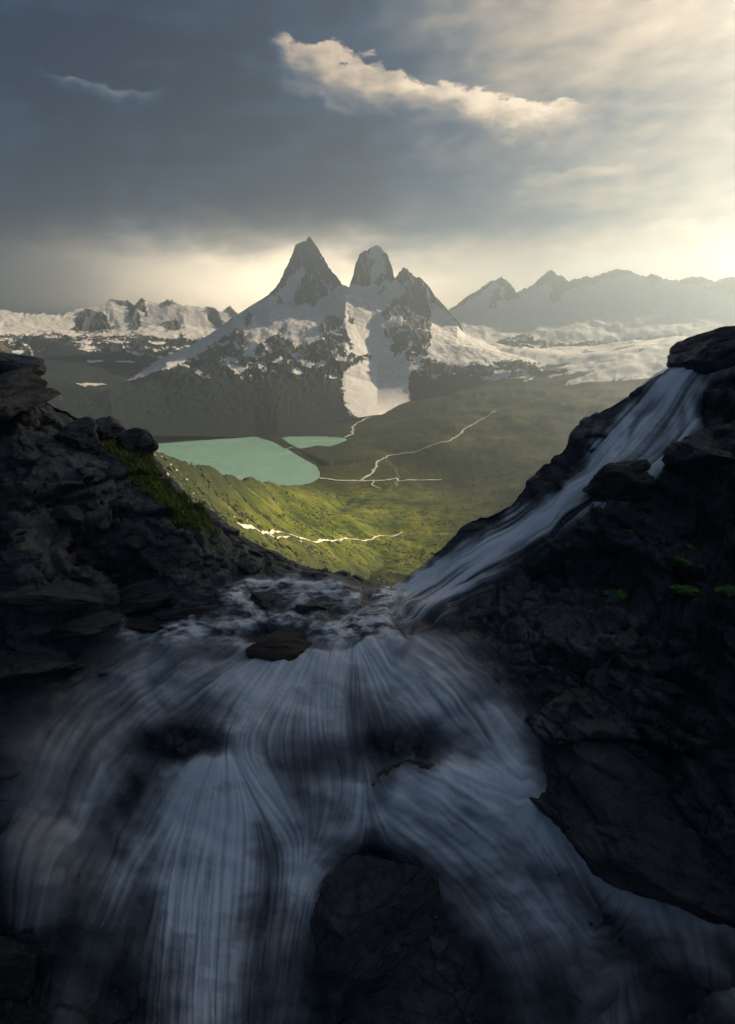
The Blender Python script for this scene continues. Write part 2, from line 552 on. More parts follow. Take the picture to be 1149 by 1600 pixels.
veg = 1 - sstep(-640, -260, VZ + 120 * wn + 100) * sstep(2500, 3800, R_)
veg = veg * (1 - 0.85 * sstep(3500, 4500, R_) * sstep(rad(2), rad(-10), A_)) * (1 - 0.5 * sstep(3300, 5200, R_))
veg = np.clip(veg - 0.5 * sstep(0.75, 1.3, slope), 0, 1)
sun_patch = np.exp(-((vu - 560) / 190) ** 2 - ((vvv - 810) / 60) ** 2) + 0.8 * np.exp(-((vu - 640) / 60) ** 2 - ((vvv - 860) / 40) ** 2)  # pool of sunlight on the valley, painted as brighter meadow colour
vsn = fbm(vx / 420, vy / 260, None, 6, 0.6)
snow_h = np.maximum(sstep(-420, -120, VZ), 1.1 * sstep(-720, -430, VZ) * sstep(640, 760, vu)) * (R_ > 5200)
snow = (((snow_h * 1.3 + vsn * 0.9) > 0.75) & (snow_h > 0.05)).astype(float)
valley = grid_mesh('valley_floor', np.stack((vx, vy, VZ), -1), M_FAR, {'dark': sstep(3000, 4000, R_) * sstep(-180, -380, VZ), 'snow': snow, 'veg': veg, 'sun_patch': np.clip(sun_patch, 0, 1)})
tag(valley, 'green glacial valley floor below the snowy peaks', kind='structure')


def zlook(x, y):
    a = np.arctan2(x, y); r = np.hypot(x, y)
    fa = np.clip((a - va[0]) / (va[1] - va[0]), 0, NA - 1.001)
    fr = np.clip(np.interp(np.log(r), np.log(vr), np.arange(len(vr))), 0, len(vr) - 1.001)
    i, j = fr.astype(int), fa.astype(int); p, q = fr - i, fa - j
    return (VZ[i, j] * (1 - p) * (1 - q) + VZ[i + 1, j] * p * (1 - q) + VZ[i, j + 1] * (1 - p) * q + VZ[i + 1, j + 1] * p * q)


def water_poly(name, poly, z, mat, label):
    V = [(x, y, z) for x, y in poly]
    o = raw_mesh(name, V, [list(range(len(V)))[::-1]], mat)
    if o.data.polygons[0].normal.z < 0: o.data.flip_normals()
    return tag(o, label, kind='structure')
water_poly('lake', lake_xy, LAKE_Z, M_LAKE, 'large turquoise glacial lake in the valley')
water_poly('pond', pond_xy, LAKE_Z + 6, M_LAKE, 'small green glacial pond behind the large lake')


def hit_valley(u, v):
    a, t = ray(u, v)
    j = (a - va[0]) / (va[1] - va[0]); j0 = int(j); q = j - j0
    z = VZ[:, j0] * (1 - q) + VZ[:, j0 + 1] * q
    te = z / vr
    k = np.nonzero((te >= t) & (vr > 200))[0]
    k = k[0] if len(k) else len(vr) - 1
    t0, t1 = te[k - 1], te[k]
    f = 0 if t1 == t0 else np.clip((t - t0) / (t1 - t0), 0, 1)
    R = vr[k - 1] + (vr[k] - vr[k - 1]) * f
    return R * math.sin(a), R * math.cos(a)


def river(name, px, w0, w1, label, seed=0, wig=1.0):
    pts = np.array([hit_valley(*p) for p in px])
    L = np.concatenate([[0], np.cumsum(np.linalg.norm(np.diff(pts, axis=0), axis=1))])
    n = max(40, int(L[-1] / 12))
    s = np.linspace(0, L[-1], n)
    q = np.stack((np.interp(s, L, pts[:, 0]), np.interp(s, L, pts[:, 1])), 1)
    d = np.gradient(q, axis=0); d /= np.linalg.norm(d, axis=1)[:, None] + 1e-9
    nn = np.stack((-d[:, 1], d[:, 0]), 1)
    rr = np.hypot(q[:, 0], q[:, 1])
    q = q + nn * (fbm(s / 130 + seed * 9, s * 0 + seed, None, 3, 0.5) * 13 * wig * rr / 3000)[:, None]
    w = (w0 + (w1 - w0) * s / L[-1]) * (0.65 + 0.9 * np.abs(fbm(s / 55 + seed, s * 0 + 3.3, None, 4)))
    V = []; Fc = []
    for i in range(n):
        for k in (-1, 1):
            x, y = q[i] + nn[i] * k * w[i] / 2
            z = float(zlook(np.array(x), np.array(y))) + 2.0 + 0.0006 * rr[i]
            V.append((x, y, z))
        if i: Fc.append((2 * i - 2, 2 * i - 1, 2 * i + 1, 2 * i))
    o = raw_mesh(name, V, Fc, M_RIVER)
    return tag(o, label, kind='structure')
river('river', [(372, 820), (400, 828), (430, 833), (470, 841), (510, 846), (550, 843), (580, 844), (600, 838), (630, 832)], 5, 7, 'bright meltwater river across the near green meadow', 1, 1.0)
river('river', [(380, 826), (410, 833), (440, 840), (470, 846)], 4, 4, 'thin side channel of the meadow river', 2, 1.2)
river('river', [(500, 748), (530, 751), (565, 752), (582, 740), (592, 722), (606, 712), (632, 708), (655, 705), (672, 697), (700, 690), (720, 678), (745, 660), (775, 642)], 20, 13, 'winding pale river from the lake up the far valley side', 3, 1.0)
river('river', [(565, 752), (600, 751), (640, 750), (690, 750)], 18, 9, 'straight pale river arm on the valley flat', 4, 0.6)
river('river', [(585, 751), (580, 758), (594, 764)], 10, 7, 'short pale river bend beside the straight arm', 5, 0.5)
river('river', [(540, 684), (553, 678), (550, 668), (560, 660), (580, 652), (590, 648)], 20, 18, 'pale outflow river from glacier into the pond', 6, 1.0)
river('river', [(447, 703), (455, 700), (460, 698)], 14, 14, 'short white link between pond and lake', 7, 0.2)
river('river', [(560, 645), (600, 646)], 12, 12, 'pale meltwater strip at the glacier foot', 8, 0.2)

river('tarn', [(138, 567), (160, 565), (206, 561)], 70, 50, 'long pale tarn high on the far left mountainside', 9, 0.1)
river('tarn', [(126, 602), (145, 601), (164, 600)], 90, 80, 'small pale tarn lower on the far left mountainside', 10, 0.1)
river('mountain_stream', [(45, 541), (50, 553), (57, 568)], 22, 26, 'white stream falling at the far left mountainside', 11, 0.3)
river('mountain_stream', [(198, 532), (201, 545), (200, 559)], 20, 20, 'white stream falling into the long tarn', 12, 0.3)

# ------------------------------------------------------------------ mountains
mass_sky = [(-120, 640), (60, 616), (140, 604), (200, 584), (250, 562), (300, 540), (340, 515), (375, 489), (390, 479), (415, 464), (430, 450), (441, 432), (452, 408),
            (462, 384), (466, 380), (474, 376), (478, 375), (483, 369), (489, 376), (497, 388), (505, 401), (513, 415), (520, 425), (536, 445), (546, 449), (552, 430),
            (556, 412), (562, 398), (570, 391), (574, 391), (580, 386), (590, 382), (596, 386), (600, 391), (606, 398), (612, 415), (617, 436),
            (622, 427), (630, 419), (637, 421), (642, 425), (650, 434), (656, 432), (661, 437), (664, 440), (672, 450), (680, 462), (695, 478), (712, 499), (726, 516), (760, 534), (800, 548),
            (900, 568), (1000, 580), (1149, 600), (1260, 610)]
range_sky = [(-150, 486), (0, 484), (50, 490), (95, 492), (115, 486), (122, 482), (135, 481), (150, 479), (168, 471), (174, 466), (182, 468), (190, 470), (200, 469), (206, 474), (211, 477),
             (216, 470), (221, 464), (228, 469), (240, 472), (247, 475), (256, 471), (264, 468), (272, 470), (280, 476), (300, 478), (316, 480), (325, 478), (335, 480), (343, 488),
             (348, 485), (354, 480), (360, 478), (366, 484), (374, 493), (400, 495), (500, 490), (650, 490), (702, 484), (712, 478), (720, 470), (733, 461), (745, 454), (755, 447), (764, 442),
             (770, 438), (776, 436), (783, 431), (788, 436), (798, 442), (803, 450), (807, 457), (815, 452), (830, 447), (838, 440), (850, 428), (862, 420), (870, 428), (880, 432), (886, 438),
             (894, 438), (905, 434), (925, 432), (936, 430), (950, 424), (960, 421), (965, 419), (975, 421), (985, 422), (996, 428), (1008, 432), (1022, 426), (1030, 432), (1045, 437), (1060, 437),
             (1080, 433), (1092, 432), (1115, 438), (1135, 433), (1149, 432), (1300, 428)]


def line(px):
    p = np.array(px, float)
    a, t = ray(p[:, 0], p[:, 1])
    o = np.argsort(a)
    return a[o], t[o]


def massif(name, sky, layers, az0, az1, nc, nrow, crestR, backdrop, rocky, rough, label, slope=1.75, jag=0.0022):
    """layers: nearest first, (R, pixel line); each line is kept below the skyline"""
    az = np.linspace(az0, az1, nc)
    tc = np.interp(az, *line(sky))
    jw = sstep(*ray(400, 460)[:1], *ray(440, 460)[:1], az) * sstep(*ray(700, 480)[:1], *ray(670, 480)[:1], az) if name == 'mountain' else 1.0
    tc = tc + jag * jw * (fbm(az * 260, az * 0 + 1.7, None, 4, 0.65) - 0.15)
    ks = []
    ec = np.degrees(np.arctan(tc))
    n = len(layers)
    for i, (R, px) in enumerate(layers):
        t = np.interp(az, *line(px))
        t = np.minimum(t, np.tan(np.radians(ec - (n - i) * 0.28)))
        Rv = np.interp(az, *R) if isinstance(R, tuple) else np.full(nc, float(R))
        ks.append((Rv, t * Rv))
    Rl, zl = ks[-1]
    Rc = np.full(nc, float(crestR))
    for _ in range(12):
        Rc = np.maximum(Rl + 60, Rl + (tc * Rc - zl) / slope)
    ks.append((Rc, tc * Rc))
    ks.append((Rc + 900, tc * Rc - 900 * 0.8))
    ks.append((Rc + 1300, tc * Rc - backdrop))
    kr = np.array([k[0] for k in ks]); kz = np.array([k[1] for k in ks])
    # rows spread over the knots so that the crest line is a row of the mesh
    share = [1.0] * (len(layers) - 1) + [1.5, 0.15, 0.1]
    tot = sum(share); rows = []
    for i, s in enumerate(share):
        m = max(6, int(nrow * s / tot))
        rows += [i + k / m for k in range(m)]
    rows.append(len(ks) - 1)
    rows = np.array(rows)
    i0 = np.minimum(rows.astype(int), len(ks) - 2); f = (rows - i0)[:, None]
    RR = kr[i0] * (1 - f) + kr[i0 + 1] * f
    ZZ = kz[i0] * (1 - f) + kz[i0 + 1] * f
    AA = np.repeat(az[None], len(rows), 0)
    x, y = RR * np.sin(AA), RR * np.cos(AA)
    u, v = pix(x, y, ZZ)
    rock = rocky(u, v, x, y, ZZ)
    # relief: gullies and ribs on rock, soft swells on snow; fades out on the crest row so the skyline holds
    crest_i = len(layers)
    fade = np.clip(np.abs(rows - crest_i) * 5, 0.10, 1)[:, None] * np.clip(rows / 0.4, 0, 1)[:, None]
    rel = rough * (0.55 * (ridged(x / 420, y / 700, ZZ / 520, 5) - 0.45) + 0.30 * fbm(x / 110, y / 110, ZZ / 150, 4) + 0.5 * (ridged(x / 70, y / 160, ZZ / 260, 4) - 0.4) * rock) * (0.35 + 0.65 * rock)
    rel = rel + rough * 0.5 * fbm(x / 900, y / 900, ZZ / 900, 3)
    rel = rel * (1 - 0.75 * sstep(565, 615, v))
    ZZ = ZZ + rel * fade
    shift = rough * 0.9 * (ridged(x / 260 + 7, ZZ / 600, y / 500, 4) - 0.45) * fade * rock * (1 - 0.85 * sstep(560, 600, v))
    RR = RR - shift
    x, y = RR * np.sin(AA), RR * np.cos(AA)
    return grid_mesh(name, np.stack((x, y, ZZ), -1), M_FAR, {'snow': 1 - rock, 'veg': np.zeros_like(ZZ), 'dark': sstep(-150, -420, ZZ + 120 * fbm(x / 500, y / 500, None, 4))}), x, y, ZZ  # dark: painted shade, deepening down the mountainside


mass_rock = [
    [(483, 360), (452, 400), (438, 432), (444, 444), (452, 432), (462, 424), (470, 414), (477, 418), (472, 432), (466, 446), (460, 468), (466, 477), (478, 474), (492, 478), (505, 468), (513, 461),
     (511, 449), (504, 438), (512, 442), (520, 452), (528, 448), (538, 446), (520, 420), (505, 395)],
    [(441, 428), (425, 455), (414, 467), (424, 462), (436, 452), (443, 441)],
    [(434, 462), (440, 466), (441, 476), (433, 480), (430, 474)],
    [(545, 452), (551, 428), (556, 408), (562, 394), (574, 387), (582, 385), (576, 400), (580, 408), (590, 404), (582, 418), (578, 430), (580, 444), (570, 451), (560, 447), (552, 446)],
    [(598, 396), (606, 394), (612, 412), (618, 436), (612, 442), (602, 440), (594, 449), (586, 444), (592, 434), (600, 428), (603, 412)],
    [(617, 436), (622, 424), (630, 416), (643, 422), (654, 434), (650, 442), (640, 440), (630, 444), (622, 443)],
    [(654, 430), (664, 437), (680, 459), (695, 475), (726, 515), (720, 513), (702, 490), (688, 479), (672, 466), (674, 480), (675, 500), (672, 530), (674, 545), (664, 556), (650, 562), (636, 562),
     (636, 552), (648, 532), (642, 530), (630, 552), (616, 554), (610, 542), (613, 528), (604, 524), (602, 514), (612, 510), (626, 510), (634, 496), (622, 492), (606, 500), (598, 496), (604, 484),
     (622, 466), (640, 448)],
    [(588, 460), (600, 450), (598, 460), (590, 464)],
    [(544, 488), (552, 494), (556, 506), (552, 510), (545, 500)],
    [(503, 508), (510, 494), (528, 490), (538, 494), (536, 504), (520, 512), (506, 516)],
    [(436, 510), (443, 512), (442, 526), (436, 524)],
    [(386, 490), (394, 492), (392, 508), (382, 512)],
    # lower cliffs below the ice
    [(180, 600), (260, 576), (300, 560), (330, 540), (356, 524), (378, 516), (384, 530), (394, 552), (404, 540), (420, 528), (432, 522), (454, 530), (464, 546), (478, 532), (496, 536), (504, 518),
     (524, 508), (538, 510), (548, 530), (554, 556), (544, 564), (560, 556), (574, 552), (580, 560), (566, 566), (552, 572), (540, 580), (534, 592), (536, 620), (544, 640), (560, 652), (560, 800), (-300, 800), (-300, 640), (60, 612)],
    [(640, 640), (640, 592), (644, 572), (660, 562), (700, 566), (720, 572), (760, 562), (800, 566), (1300, 620), (1300, 800), (600, 800), (600, 655)],
]


def rock_mass(u, v, x, y, z):
    j = fbm(x / 110, z / 160, y / 150, 6, 0.68); k = fbm(x / 110 + 31, z / 160, y / 150, 6, 0.68)
    r = np.zeros_like(u)
    for p in mass_rock:
        r = np.maximum(r, inpoly(u + 4.5 * j, v + 4.5 * k, p))
    # snow left in the gullies of the lower cliffs, thinning out downwards
    strk = fbm(x / 210 + y / 400, z / 120, y / 300, 5, 0.62)
    low = sstep(505, 545, v) * (1 - sstep(560, 600, v)) * sstep(250, 330, u)
    r = np.where((strk > 0.42 - 0.06 * low) & (low > 0.1), 0, r)
    gul = ridged(x / 75 + z / 400, z / 420, y / 300, 3)
    r = np.where((gul > 0.80) & (v < 505) & (v > 395), 0, r)
    strip = np.abs(polydist(u, v, [(262, 560), (300, 548), (330, 540), (355, 520), (372, 508)])[0] + 6 * k) < 5.5
    r = np.where(strip, 0, r)
    return r


def rock_range(u, v, x, y, z):
    j = fbm(x / 200, z / 200, y / 200, 5, 0.6); k = fbm(x / 200 + 31, z / 200, y / 200, 5, 0.6)
    uu, vv_ = u + 5 * j, v + 5 * k
    polys = [[(118, 500), (130, 484), (150, 484), (168, 494), (176, 516), (160, 524), (140, 528), (120, 522)], [(168, 470), (176, 462), (205, 466), (216, 482), (223, 504), (215, 520), (204, 524), (208, 500), (198, 482)],
             [(214, 474), (221, 460), (232, 470), (226, 478), (232, 492), (222, 488)], [(252, 472), (264, 464), (280, 476), (268, 480), (258, 480)],
             [(318, 482), (335, 478), (345, 490), (350, 508), (336, 512), (326, 500)], [(352, 484), (360, 474), (374, 492), (364, 498), (358, 490)], [(252, 508), (270, 500), (292, 520), (284, 530), (262, 520)],
             [(60, 520), (120, 526), (210, 526), (300, 530), (380, 525), (380, 700), (-200, 700), (-200, 530)],
             [(700, 488), (738, 452), (766, 437), (772, 440), (752, 456), (730, 476), (712, 484)], [(768, 462), (776, 448), (784, 468), (776, 476), (764, 480)],
             [(776, 438), (784, 426), (810, 456), (808, 468), (796, 474), (788, 470), (790, 452)],
             [(814, 456), (848, 426), (862, 414), (884, 430), (930, 426), (966, 414), (1000, 424), (984, 430), (964, 428), (944, 440), (926, 446), (896, 452), (880, 462), (868, 474), (860, 468), (866, 450), (850, 446), (834, 452)],
             [(1008, 436), (1022, 422), (1036, 438), (1020, 444)], [(1060, 440), (1092, 428), (1118, 440), (1090, 442)], [(1100, 450), (1149, 428), (1300, 424), (1300, 470), (1149, 455)],
             [(780, 532), (830, 524), (880, 540), (940, 530), (1040, 526), (1300, 520), (1300, 700), (760, 700), (760, 556)]]
    r = np.zeros_like(u)
    for p in polys: r = np.maximum(r, inpoly(uu, vv_, p))
    strk = fbm(x / 500, z / 60, y / 260, 5, 0.62)
    r = np.where((v > 515) & (v < 575) & (strk > 0.12 + 0.010 * (v - 530)), 0, r)
    return r


mo, *_ = massif('mountain_range', range_sky,
    [(7000, [(-150, 570), (200, 566), (400, 600), (700, 600), (800, 570), (1300, 575)]),
     (8200, [(-150, 536), (200, 538), (400, 560), (600, 560), (720, 535), (900, 538), (1300, 525)]),
     (9800, [(-150, 502), (120, 516), (200, 512), (290, 506), (400, 520), (600, 520), (720, 496), (800, 486), (900, 478), (1000, 470), (1300, 455)])],
    rad(-50), rad(46), 1000, 150, 11000, 900, rock_range, 95, '', 1.0)
tag(mo, 'distant snowy mountain range along the horizon', kind='structure')
mo, *_ = massif('mountain', mass_sky,
    [((np.radians([-40, -10, 0, 5, 12, 40]), np.array([4380, 4380, 4900, 5300, 5400, 5400.])), [(-200, 684), (215, 681), (400, 684), (450, 676), (500, 668), (545, 655), (590, 648), (640, 648), (760, 660), (1149, 680), (1300, 690)]),
     (5750, [(-200, 620), (250, 608), (330, 590), (420, 580), (500, 580), (540, 585), (590, 600), (640, 585), (720, 580), (1300, 600)]),
     (6350, [(-200, 600), (300, 565), (400, 535), (470, 530), (540, 520), (580, 545), (640, 530), (720, 540), (1300, 590)]),
     (7000, [(-200, 590), (380, 500), (420, 480), (462, 480), (500, 478), (540, 462), (580, 470), (640, 480), (690, 505), (1300, 580)])],
    rad(-42), rad(34), 1100, 300, 7600, 900, rock_mass, 75, '')
tag(mo, 'twin-towered snowy mountain with dark rock faces above the lake', kind='structure')

# ------------------------------------------------------------------ haze
def build_haze():
    x0, x1, y0, y1, z0, z1 = -16000, 20000, -3000, 13600, LAKE_Z - 60, 1060
    V = [(x, y, z) for z in (z0, z1) for x, y in ((x0, y0), (x1, y0), (x1, y1), (x0, y1))]
    Fc = [(3, 2, 1, 0), (4, 5, 6, 7), (0, 1, 5, 4), (1, 2, 6, 5), (2, 3, 7, 6), (3, 0, 4, 7)]
    m = bpy.data.materials.new('haze_air'); m.use_nodes = True; nt = m.node_tree; nt.nodes.clear()
    out = nt.nodes.new('ShaderNodeOutputMaterial'); pv = nt.nodes.new('ShaderNodeVolumePrincipled')
    pv.inputs['Color'].default_value = (0.66, 0.84, 1.0, 1); pv.inputs['Density'].default_value = HAZE
    pv.inputs['Anisotropy'].default_value = 0.72
    nt.links.new(pv.outputs[0], out.inputs['Volume'])
    o = raw_mesh('haze', V, Fc, m)
    tag(o, 'pale valley haze filling the air', 'haze', kind='stuff')
HAZE = 9.2e-5
build_haze()

# ------------------------------------------------------------------ foreground rock
def mat_rock(name, lo, hi, tint, rough=0.38, grass=False):
    m, nt, b = new_mat(name)
    co = objco(nt)
    n1 = noise(nt, co, 1.1, 8, 0.65, 0.5); n2 = noise(nt, co, 6.0, 8, 0.7, 0.2); n3 = noise(nt, co, 0.6, 3, 0.5)
    c = ramp(nt, n1 * 0.45 + n2 * 0.55, [(0.34, lo), (0.52, tuple((a + d) / 2 for a, d in zip(lo, hi))), (0.68, hi)])
    c = mixc(nt, n3.step(0.55, 0.72) * n2.step(0.40, 0.60) * 0.8, c, tint)
    spk = noise(nt, co, 38.0, 4, 0.6)
    c = mixc(nt, spk.step(0.62, 0.74) * 0.35, c, tuple(q * 2.2 for q in hi))
    if grass:
        g = attr(nt, 'grass')
        gn = noise(nt, co, 9.0, 6, 0.7)
        gc = ramp(nt, gn, [(0.3, (0.015, 0.022, 0.006)), (0.5, (0.06, 0.085, 0.012)), (0.7, (0.13, 0.14, 0.03))])
        c = mixc(nt, g, c, gc)
        nt.links.new((n2.lin(0.3, 0.7, rough - 0.12, rough + 0.22) + g * 0.4).k, b.inputs['Roughness'])
    else:
        nt.links.new(n2.lin(0.3, 0.7, rough - 0.12, rough + 0.22).k, b.inputs['Roughness'])
    nt.links.new(c, b.inputs['Base Color'])
    b.inputs['Specular IOR Level'].default_value = 0.45
    strat = noise(nt, xyz(nt, *sepx(nt, co, (2.0, 2.0, 16.0))), 1.0, 7, 0.7, 0.6)
    bump(nt, b, n2 * 0.5 + strat * 0.9 + noise(nt, co, 25.0, 5, 0.7) * 0.25, 1.0, 0.08)
    return m


M_ROCK = mat_rock('wet_dark_schist', (0.014, 0.015, 0.018), (0.125, 0.124, 0.130), (0.125, 0.096, 0.076), 0.32, True)
M_BOULDER = mat_rock('wet_dark_boulder', (0.014, 0.015, 0.018), (0.110, 0.110, 0.116), (0.095, 0.084, 0.075), 0.30)
M_BROWN = mat_rock('brown_boulder', (0.022, 0.018, 0.015), (0.085, 0.066, 0.052), (0.13, 0.088, 0.055), 0.45)

crest_px = [(0, 545, 11.5), (75, 622, 11.0), (130, 648, 10.7), (200, 694, 10.2), (240, 722, 9.9), (300, 790, 9.4), (380, 836, 9.0), (460, 880, 8.7), (560, 902, 8.4), (598, 918, 8.2),
            (612, 928, 8.1), (640, 902, 8.4), (680, 868, 8.7), (720, 825, 9.0), (745, 806, 9.1), (770, 796, 9.3), (800, 785, 9.5), (840, 735, 9.9), (880, 702, 10.2), (905, 660, 10.6),
            (915, 655, 10.7), (960, 632, 10.9), (1000, 606, 11.1), (1032, 584, 11.3), (1060, 572, 11.5), (1092, 559, 11.8), (1120, 548, 12.1), (1149, 536, 12.5)]
frows = [(u, v, 'R', R) for u, v, R in crest_px]
for v, z in ((1600, -6.5), (1500, -6.3), (1400, -6.05), (1300, -5.65), (1200, -5.1), (1100, -4.75), (1020, -4.42), (960, -4.33), (925, -4.28)):
    frows += [(u, v, 'Z', z) for u in ((0, 200, 420, 640, 860) if v > 1350 else (120, 300, 460, 620) if v > 1000 else (200, 420, 540))]
frows += [(0, 1330, 'Z', -5.3), (0, 1200, 'Z', -4.85), (0, 1080, 'Z', -4.5), (0, 1000, 'Z', -4.25), (0, 940, 'Z', -4.1), (150, 925, 'Z', -4.15),
          (0, 890, 'R', 8.0), (150, 890, 'R', 8.0), (300, 893, 'R', 7.9), (450, 900, 'R', 8.0),
          (0, 780, 'R', 8.9), (150, 790, 'R', 8.8), (240, 830, 'R', 8.5), (0, 680, 'R', 9.8), (100, 700, 'R', 9.5), (180, 730, 'R', 9.5), (60, 640, 'R', 10.4),
          (1149, 1600, 'Z', -6.45), (1149, 1500, 'Z', -6.1), (1149, 1380, 'R', 5.05), (1149, 1300, 'R', 5.35), (1149, 1150, 'R', 6.1), (1149, 1000, 'R', 7.0), (1149, 900, 'R', 7.7), (1149, 800, 'R', 8.5),
          (1149, 650, 'R', 10.3), (950, 1330, 'Z', -5.75), (950, 1200, 'Z', -4.95), (950, 1080, 'Z', -4.4), (950, 1000, 'Z', -4.05), (950, 900, 'R', 8.1), (950, 800, 'R', 8.9), (960, 700, 'R', 10.0),
          (800, 1230, 'Z', -5.2), (800, 1100, 'Z', -4.65), (800, 1000, 'Z', -4.3), (790, 900, 'R', 8.0), (700, 960, 'Z', -4.35), (1050, 650, 'R', 10.7), (1050, 850, 'R', 8.5)]
fp, fv = [], []
for u, v, k, q in frows:
    a, t = ray(u, v); R = q if k == 'R' else q / float(t)
    fp.append((float(a), math.log(R))); fv.append(float(t))
for a, R, e in ((37, 16, 4), (40, 27, 9), (44, 30, 21), (50, 32, 31), (62, 32, 35), (80, 32, 37), (100, 32, 37), (50, 7.5, -15), (70, 7.5, -6), (95, 7.5, -2), (55, 4.2, -50), (80, 4.2, -40), (100, 4.2, -38),  # first entries: unseen ridge on the right, raised to keep sun off the foreground
                (-42, 12, 3), (-55, 12.5, 10), (-75, 13, 14), (-100, 13, 14), (-55, 7, -24), (-80, 7, -18), (-100, 7, -18), (-60, 4, -52), (-100, 4, -50), (0, 1.2, -80.0), (60, 1.2, -79), (-60, 1.2, -79)):
    fp.append((rad(a), math.log(R))); fv.append(math.tan(rad(e)))
frbf = RBF(fp, fv, 0.0003)
ca, _ = ray([p[0] for p in crest_px], [p[1] for p in crest_px])
cR = np.array([p[2] for p in crest_px])
ca = np.concatenate([np.radians([-100, -75, -55, -42]), ca, np.radians([37, 40, 44, 50, 62, 80, 100])])
cR = np.concatenate([[13, 13, 12.5, 12], cR, [16, 27, 30, 32, 32, 32, 32]])

fa = np.concatenate([np.linspace(rad(-100), rad(-54), 40)[:-1], np.linspace(rad(-54), rad(54), 800), np.linspace(rad(54), rad(100), 40)[1:]])
NS = 620
# rows: s in 0..1 runs from the camera's foot to the crest of each azimuth, then a few rows down the far side
sr = np.linspace(0, 1, NS)
sb = np.array([1.008, 1.02, 1.04, 1.07, 1.12, 1.2, 1.35, 1.6, 2.0, 2.6, 3.4, 4.6, 6.5])
FRc = np.interp(fa, ca, cR)
R0 = 1.9
Rin = np.exp(math.log(R0) + sr[:, None] * (np.log(FRc)[None] - math.log(R0)))
Rout = FRc[None] * sb[:, None]
FR = np.vstack([Rin, Rout]); FA = np.repeat(fa[None], FR.shape[0], 0)
tin = frbf(FA[:NS], np.log(FR[:NS]))
zin = tin * FR[:NS]
zout = zin[-1][None] - (Rout - FRc[None]) * np.interp(sb, [1, 1.1, 1.5, 7], [0.9, 1.3, 1.5, 1.5])[:, None]
FZ = np.vstack([zin, zout])
FX, FY = FR * np.sin(FA), FR * np.cos(FA)
BASE = np.stack((FX, FY, FZ), -1)


def normals(P):
    du = np.gradient(P, axis=1); dv = np.gradient(P, axis=0)
    n = np.cross(du, dv); n /= np.linalg.norm(n, axis=-1)[..., None] + 1e-12
    return np.where(n[..., 2:3] < 0, -n, n)


def hit_fg(u, v, first=True):
    """grid position (row, column) of the foreground surface under a pixel"""
    a, t = ray(u, v)
    j = float(np.interp(a, fa, np.arange(len(fa)))); j0 = min(int(j), len(fa) - 2); q = j - j0
    te = (FZ[:NS, j0] * (1 - q) + FZ[:NS, j0 + 1] * q) / (FR[:NS, j0] * (1 - q) + FR[:NS, j0 + 1] * q)
    k = np.nonzero(te >= t)[0]
    k = k[0] if len(k) else NS - 1
    if k == 0: return 0.0, j
    f = np.clip((t - te[k - 1]) / (te[k] - te[k - 1] + 1e-12), 0, 1)
    return k - 1 + f, j


def gpos(P, i, j):
    i = np.clip(i, 0, P.shape[0] - 1.001); j = np.clip(j, 0, P.shape[1] - 1.001)
    i0, j0 = int(i), int(j); p, q = i - i0, j - j0
    return P[i0, j0] * (1 - p) * (1 - q) + P[i0 + 1, j0] * p * (1 - q) + P[i0, j0 + 1] * (1 - p) * q + P[i0 + 1, j0 + 1] * p * q


def at_fg(u, v):
    return gpos(BASE, *hit_fg(u, v))


def rock_disp(P, big=1.0):
    x, y, z = P[..., 0], P[..., 1], P[..., 2]
    w = fbm(x / 1.7, y / 1.7, z / 1.7, 4)
    q = (z * 0.95 + x * 0.22 - y * 0.16 + 0.22 * w) / 0.34
    fl = np.floor(q).astype(np.int64); fr = q - fl
    amp = _worley_j[_perm[fl & 4095], 0]; amp1 = _worley_j[_perm[(fl + 1) & 4095], 0]
    led = (amp * (1 - sstep(0.80, 1.0, fr)) + amp1 * sstep(0.80, 1.0, fr)) * 0.26 - 0.05 * (np.abs(fr - 0.9) < 0.09)
    q2 = (z * 0.9 + x * 0.28 - y * 0.12 + 0.10 * fbm(x / .6, y / .6, z / .6, 3)) / 0.10
    fl2 = np.floor(q2).astype(np.int64); fr2 = q2 - fl2
    b0 = _worley_j[_perm[fl2 & 4095], 1]; b1 = _worley_j[_perm[(fl2 + 1) & 4095], 1]
    led2 = (b0 * (1 - sstep(0.7, 1, fr2)) + b1 * sstep(0.7, 1, fr2)) * 0.085
    wx, wy, wz = x + 0.18 * fbm(x, y, z, 3), y + 0.18 * fbm(x + 9, y, z, 3), z + 0.1 * fbm(x, y + 9, z, 3)
    d1, d2, cid, off = worley(wx / 1.25, wy / 1.05, wz / 0.55)
    rv = _worley_j[cid] - 0.5
    blk = 0.42 * rv[..., 0] + 0.55 * (off * rv).sum(-1) - 0.12 * np.exp(-(d2 - d1) / 0.05)
    d1, d2, cid, off = worley(wx / 0.30 + 40, wy / 0.30, wz / 0.17)
    rv = _worley_j[cid] - 0.5
    blk2 = 0.11 * rv[..., 0] + 0.16 * (off * rv).sum(-1) - 0.03 * np.exp(-(d2 - d1) / 0.06)
    fine = 0.035 * fbm(x / .22, y / .22, z / .16, 4, 0.6)
    return big * (led - 0.13 + blk * 0.55 + 0.18 * w) + led2 - 0.04 + blk2 * 0.7 + fine


